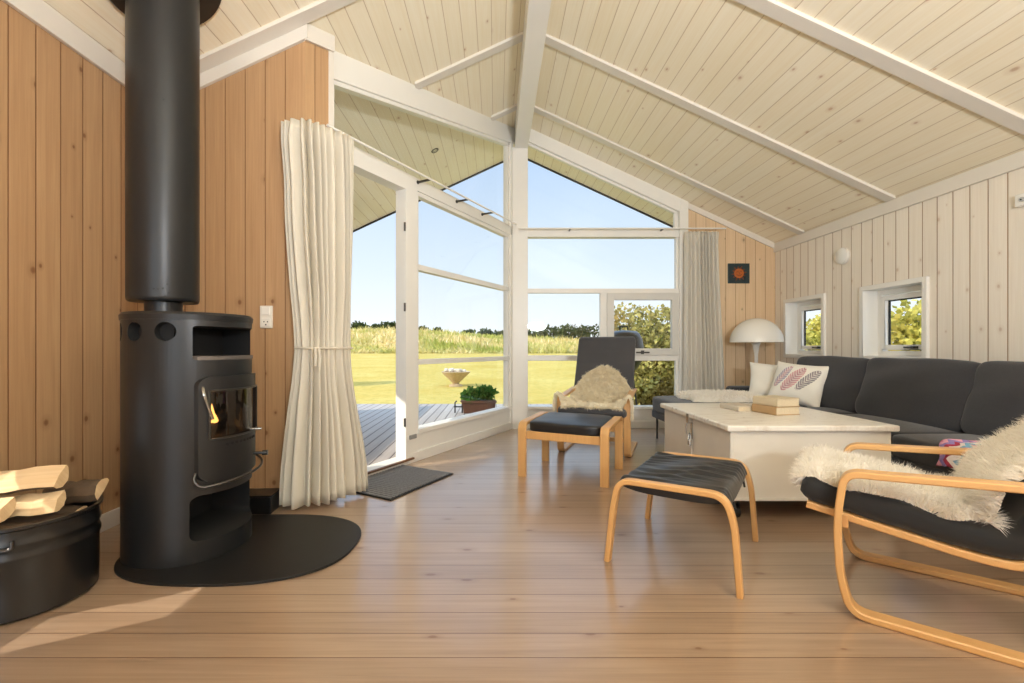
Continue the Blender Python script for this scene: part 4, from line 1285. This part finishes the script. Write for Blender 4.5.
# ------------------------------------------------------------------ outdoors
GZ = -.3
def lawn_z(y):
    if y < 46: return GZ + max(0, (y - 11)) * .0205
    return GZ + 35 * .0205 + (y - 46) * .080 * min(1, (y - 46) / 8) if y < 86 else GZ + 35 * .0205 + 40 * .080
def hump(x, y):
    return .35 * math.sin(x * .06 + 1) + .3 * math.sin(x * .15 + y * .05) - .055 * (x + 8) if y > 50 else 0
deck = MB(); deck.box(-5.5, .10, 2.6, 8.7, -.16, -.10); deck.box(.10, 2.6, YG + .1, 8.7, -.16, -.10)
struct('deck', deck, M['deck'], 'weathered grey timber deck outside the doorway', 'deck')
def grassm():
    t = NT('lawn'); ob, s = t.obj()
    n = t.noise(ob, .35, 5, .6); n2 = t.noise(ob, 5, 4, .7); n3 = t.noise(ob, 60, 2)
    col = t.mix(t.ramp(n, .35, .65), srgb(196, 164, 80), srgb(210, 184, 108))
    col = t.mix(t.ramp(n2, .45, .75), col, srgb(168, 150, 70))
    col = t.mix(t.math('MULTIPLY', n3, .4), col, srgb(146, 124, 56))
    return t.done(t.bsdf(col, .95, 0, t.bump(n3, .5, .03), .1))
ysl = [5.4, 8.5, 11] + [11 + 2.5 * i for i in range(1, 15)] + [47 + 1.5 * i for i in range(1, 28)] + [120]
xs = [-90 + 3 * i for i in range(61)]
P = [[V((x, y, lawn_z(y) + (hump(x, y) * min(1, max(0, (y - 50) / 12))))) for y in ysl] for x in xs]
m = MB(); m.grid(P)
struct('lawn', m, grassm(), 'sunlit yellow green lawn rising to the meadow', 'lawn', smooth=True)
def gz_(x, y): return lawn_z(y) + hump(x, y) * min(1, max(0, (y - 50) / 12))
# tall meadow grass
m = MB(); g = np.random.default_rng(3)
for _ in range(48000):
    y = 46 + 40 * g.random() ** 1.3; x = (g.random() - .5) * y * 2.3 - 4
    if abs(x / y) > .95: continue
    z = gz_(x, y); h = (.2 + .6 * g.random() ** 2) * (1 + .5 * math.sin(x * .35 + y) * math.sin(y * .5 + x * .11)); w = .06 + .16 * g.random()
    a = g.random() * PI; c, s_ = math.cos(a) * w, math.sin(a) * w; lx, ly = g.normal(0, .38, 2)
    m.add([(x - c, y - s_, z - .05), (x + c, y + s_, z - .05), (x + lx, y + ly, z + h)], [(0, 1, 2)])
o = m.build('meadow_grass', M['meadow'], None, weld=False); tag(o, 'tall dry meadow grass beyond the lawn', 'grass', kind='stuff')
# foliage
def leafmass(m, blobs, n, size, seed, shell=.55):
    g = np.random.default_rng(seed); vol = np.array([b[3] * b[4] * b[5] for b in blobs]); vol = vol / vol.sum()
    ch_ = g.choice(len(blobs), n, p=vol)
    for k in ch_:
        cx, cy, cz_, rx, ry_, rz = blobs[k]
        d = g.normal(size=3); d /= np.linalg.norm(d); r = shell + (1 - shell) * g.random() ** .6
        r *= 1 + .12 * math.sin(d[0] * 7 + k) * math.sin(d[2] * 6)
        p = np.array((cx + d[0] * rx * r, cy + d[1] * ry_ * r, cz_ + d[2] * rz * r))
        a = g.normal(size=3); a /= np.linalg.norm(a); b = np.cross(a, g.normal(size=3)); b /= np.linalg.norm(b)
        L = size * (.6 + .8 * g.random()); W = L * .42
        m.add([p, p + a * L * .5 + b * W, p + a * L, p + a * L * .5 - b * W], [(0, 1, 2, 3)])
def bush(name, label, cat, x, y, blobs, n, size, mat, seed, stems=5, z=None, grp=None, sr=.03):
    z = gz_(x, y) if z is None else z
    o = thing(name, label, cat, (x, y, z), 0, grp)
    m = MB(); leafmass(m, blobs, n, size, seed); m.build('foliage', mat, o, weld=False)
    m = MB(); rr = random.Random(seed)
    for i in range(stems):
        b = blobs[i % len(blobs)]; bx, by = rr.uniform(-.1, .1), rr.uniform(-.1, .1)
        q = V((b[0] * .8 + rr.uniform(-.3, .3) * b[3], b[1] * .8, b[2] + b[5] * .6))
        m.tube([(bx, by, -.05), (bx * .5 + q.x * .4, by * .5 + q.y * .4, q.z * .45), tuple(q)], [sr, sr * .7, sr * .25], 7)
    m.build('stem' if stems > 1 else 'trunk', M['bark'], o, smooth=True)
    return o
bush('garden_bush', 'large yellow green bush outside the gable casement window', 'bush', 2.95, 8.9,
     [(0, 0, 1.0, .85, .6, .85), (-.25, .1, 1.55, .6, .5, .6), (.45, 0, 1.5, .6, .5, .62), (0, -.1, .4, .9, .6, .5), (.75, 0, .7, .5, .5, .7)], 11000, .075, M['leaf_bush'], 41, 9, sr=.022)
for i, (x, y, lab) in enumerate(((6.4, 9.2, 'yellow leaved bush seen through the small window by the lamp'), (7.1, 7.5, 'yellow leaved bush seen through the small window above the sofa'), (6.7, 5.3, 'low yellow bush right of the ones seen through the small windows'), (8.8, 11.8, 'tall yellow bush behind the ones seen through the small windows'))):
    s_ = (1.0, 1.3, 1.0, 1.4)[i]
    bush('garden_bush', lab, 'bush', x, y, [(0, 0, .75 * s_, .85 * s_, .8, .75 * s_), (.3, .2, 1.15 * s_, .6, .6, .5 * s_), (-.4, -.1, .9 * s_, .6, .6, .5 * s_)], 5000, .10, M['leaf_yellow'], 50 + i, 6, z=GZ)
bush('garden_bush', 'unseen tall bush added left of the doorway to throw a shadow over the lawn', 'bush', -8.4, 13.1, [(0, 0, 1.6, .9, .9, 1.5), (.2, .1, 2.7, .7, .7, .9)], 4000, .14, M['leaf_yellow'], 66, 5)  # out-of-view bush, added for the shadow it casts
# far trees along the horizon
rr = random.Random(11)
far = [(-28, 92, 2.0), (-25.2, 95, 1.6), (-22, 93, 2.0), (-19.6, 95, 1.4), (-15.5, 96, 1.3), (-12.5, 96, 1.2), (.6, 96, 1.6), (-2.4, 96, 2.0), (-6.0, 96, 1.4), (7.2, 90, 2.3), (10.4, 88, 2.6), (13.8, 86, 2.9), (17.6, 85, 3.0), (21.8, 84, 3.2), (26.4, 82, 3.0)]
for i, (x, y, h) in enumerate(far):
    side = 'left of the doorway post' if x < -16 else 'seen through the angled glass front' if x < 4 else 'seen through the gable window'
    gname = 'trees on the horizon ' + side
    b = [(0, 0, h * .5, h * .75, h * .5, h * .5)] + [(rr.uniform(-.6, .6) * h, 0, h * rr.uniform(.3, .7), h * .45, h * .4, h * .35) for _ in range(3)]
    bush('horizon_tree', 'small dark green tree on the horizon ' + side, 'tree', x, y, b, 500, .55, M['leaf_dark'], 70 + i, 1, z=gz_(x, min(y, 86)) - .3, grp=gname, sr=.15)
# stone bowl on the lawn
bx, by = -1.27, 14.3
o = thing('garden_bowl', 'cone shaped stone garden bowl standing on the lawn', 'garden ornament', (bx, by, gz_(bx, by)))
st_ = plain('stone_tan', srgb(206, 178, 140), .9, var=.2, scale=12, bump=.4, bscale=40)
m = MB(); m.lathe([(0, .06), (.09, .06), (.12, .12), (.44, .42), (.46, .46), (.42, .47), (.36, .43), (0, .40)], 24); m.build('bowl', st_, o, smooth=40)
m = MB(); m.lathe([(0, 0), (.22, 0), (.2, .05), (.1, .08), (0, .08)], 20); m.build('foot', st_, o, smooth=40)
m = MB(); rr = random.Random(2)
for _ in range(9):
    a, r = rr.uniform(0, 6.28), rr.uniform(0, .3); m.lathe([(0, -.06), (.07, -.03), (.08, .02), (.05, .07), (0, .08)], 9, Matrix.Translation((r * math.cos(a), r * math.sin(a), .45 + rr.uniform(0, .06))) @ Matrix.Rotation(rr.uniform(-.6, .6), 4, 'X'))
m.build('stones', plain('stone_pale', srgb(226, 206, 180), .9, var=.2, scale=15), o, smooth=50)
# planter on the deck
px_, py_ = -.29, 7.55
o = thing('flower_box', 'brown planter box with leafy green plant on the deck', 'planter', (px_, py_, -.10), R(6))
m = MB(); pb_ = plain('planter_brown', srgb(104, 66, 46), .7, var=.15)
m.prism([(-.25, -.11, 0), (.25, -.11, 0), (.28, -.13, .2), (-.28, -.13, .2)], (0, .24, 0)); m.box(-.29, .29, -.14, .12, .17, .205)
m.build('box', pb_, o, bevel=.006)
m = MB(); m.box(-.27, .27, -.12, .10, .19, .21); m.build('soil', M['bark'], o)
m = MB(); leafmass(m, [(0, 0, .30, .27, .13, .12), (-.12, 0, .26, .14, .12, .1), (.12, 0, .33, .15, .12, .11)], 900, .075, 5, .2); m.build('plant', M['leaf_plant'], o, weld=False)
o = thing('iron_boot_scraper', 'small dark iron stand beside the flower box on the deck', 'stand', (-.62, 7.5, -.10))
m = MB()
for x in (-.06, .06): m.tube([(x, 0, 0), (x, 0, .17), (x * .5, 0, .2)], .012, 8)
m.tube([(-.08, 0, .1), (.08, 0, .1)], .012, 8); m.build('frame', M['black_metal'], o)
# kettle grill behind the window armchair
o = thing('kettle_grill', 'black kettle grill outside the gable window behind the armchair', 'grill', (1.75, 6.2, -.01))
m = MB(); m.lathe([(.27, .92), (.27, .95), (.25, 1.10), (.21, 1.18), (.17, 1.215), (0, 1.23)], 32); lid_ = m.build('lid', M['black_metal'], o, smooth=True)
m = MB(); m.lathe([(.265, .92), (.25, .82), (.18, .70), (.08, .64), (0, .63)], 32); m.build('kettle', M['black_metal'], o, smooth=True)
for a in (30, 150, 270):
    m = MB(); c, s_ = math.cos(R(a)), math.sin(R(a)); m.tube([(.16 * c, .16 * s_, .72), (.30 * c, .30 * s_, -.09)], .012, 8); m.build('leg', M['dark_chrome'], o)
m = MB(); m.tube([(-.06, 0, 1.235), (-.05, 0, 1.28), (.05, 0, 1.28), (.06, 0, 1.235)], .012, 8); m.build('handle', M['rubber'], lid_)
# unseen slat screen added left of the doorway to shade the deck
o = thing('deck_shade_blocker', 'unseen timber slat screen added on the left to shade the deck', 'shade blocker', (-3.1, 5.0, -.10))
m = MB()
for i in range(9): m.box(-.012, .012, -3.4, 2.4, .06 + i * .15, .19 + i * .15)
m.build('slats', M['deck'], o)
for y in (-3.3, -1.5, .4, 2.3):
    m = MB(); m.box(-.06, -.012, y, y + .07, 0, 1.45); m.build('post', M['deck'], o)

# ------------------------------------------------------------------ light, sky, camera
w = bpy.data.worlds.new('sky'); SC.world = w; w.use_nodes = True; nt = w.node_tree; nt.nodes.clear()
tc = nt.nodes.new('ShaderNodeTexCoord'); sx = nt.nodes.new('ShaderNodeSeparateXYZ'); cr = nt.nodes.new('ShaderNodeValToRGB')
bg = nt.nodes.new('ShaderNodeBackground'); out = nt.nodes.new('ShaderNodeOutputWorld')
nt.links.new(tc.outputs['Generated'], sx.inputs[0]); nt.links.new(sx.outputs[2], cr.inputs[0])
cr.color_ramp.elements[0].position = .0; cr.color_ramp.elements[0].color = srgb(246, 249, 251)
cr.color_ramp.elements[1].position = .75; cr.color_ramp.elements[1].color = srgb(170, 200, 236)
e = cr.color_ramp.elements.new(.16); e.color = srgb(220, 234, 247)
e = cr.color_ramp.elements.new(.38); e.color = srgb(188, 212, 243)
nt.links.new(cr.outputs[0], bg.inputs[0]); mr = nt.nodes.new('ShaderNodeMapRange'); nt.links.new(sx.outputs[2], mr.inputs[0])
mr.inputs[1].default_value = .42; mr.inputs[2].default_value = .7; mr.inputs[3].default_value = WORLD; mr.inputs[4].default_value = WORLD * 3.0
nt.links.new(mr.outputs[0], bg.inputs[1])
nt.links.new(bg.outputs[0], out.inputs[0])
def light(name, kind, loc, energy, color, **k):
    d = bpy.data.lights.new(name, kind); d.energy = energy; d.color = color
    for a, b in k.items(): setattr(d, a, b)
    o = bpy.data.objects.new(name, d); COL.objects.link(o); o.location = loc
    return o
sd = V((.82, .42, -.60)).normalized()
s_ = light('sun', 'SUN', (-8, 0, 8), SUN, (1, .93, .80), angle=R(.6))
s_.rotation_euler = sd.to_track_quat('-Z', 'Y').to_euler()
for a, b in NWX:
    o = light('added_near_fill', 'AREA', ((a + b) / 2, YN + .02, (NWZ[0] + NWZ[1]) / 2), NEAR, (.80, .91, 1), shape='RECTANGLE', size=b - a - .1, size_y=NWZ[1] - NWZ[0] - .1)  # added fill lamp, stands in for daylight from behind
    o.rotation_euler = (R(90), 0, 0)
o = light('added_ceiling_fill', 'AREA', (1.1, -1.3, 1.55), UP, (.92, .96, 1), shape='DISK', size=.5)  # added fill lamp to brighten the ceiling, no fixture modelled
o.rotation_euler = V((.0, .45, .9)).to_track_quat('-Z', 'Y').to_euler()
cam = bpy.data.cameras.new('camera'); co = bpy.data.objects.new('camera', cam); COL.objects.link(co)
co.location = (0, 0, H); co.rotation_euler = (R(90), 0, 0)
cam.sensor_width = 36; cam.sensor_fit = 'HORIZONTAL'; cam.lens = 36 * F / 1024
cam.shift_x = (512 - CX) / 1024; cam.shift_y = (CY - 341.5) / 1024
cam.clip_end = 500; cam.clip_start = .02
SC.camera = co
vs = SC.view_settings; vs.view_transform = 'Standard'; vs.look = 'None'; vs.exposure = EXPO; vs.gamma = 1; vs.use_curve_mapping = False
cy = SC.cycles
cy.use_denoising = True; cy.max_bounces = 10; cy.diffuse_bounces = 6; cy.glossy_bounces = 4; cy.transparent_max_bounces = 16; cy.caustics_reflective = False; cy.caustics_refractive = False
cy.sample_clamp_indirect = 6
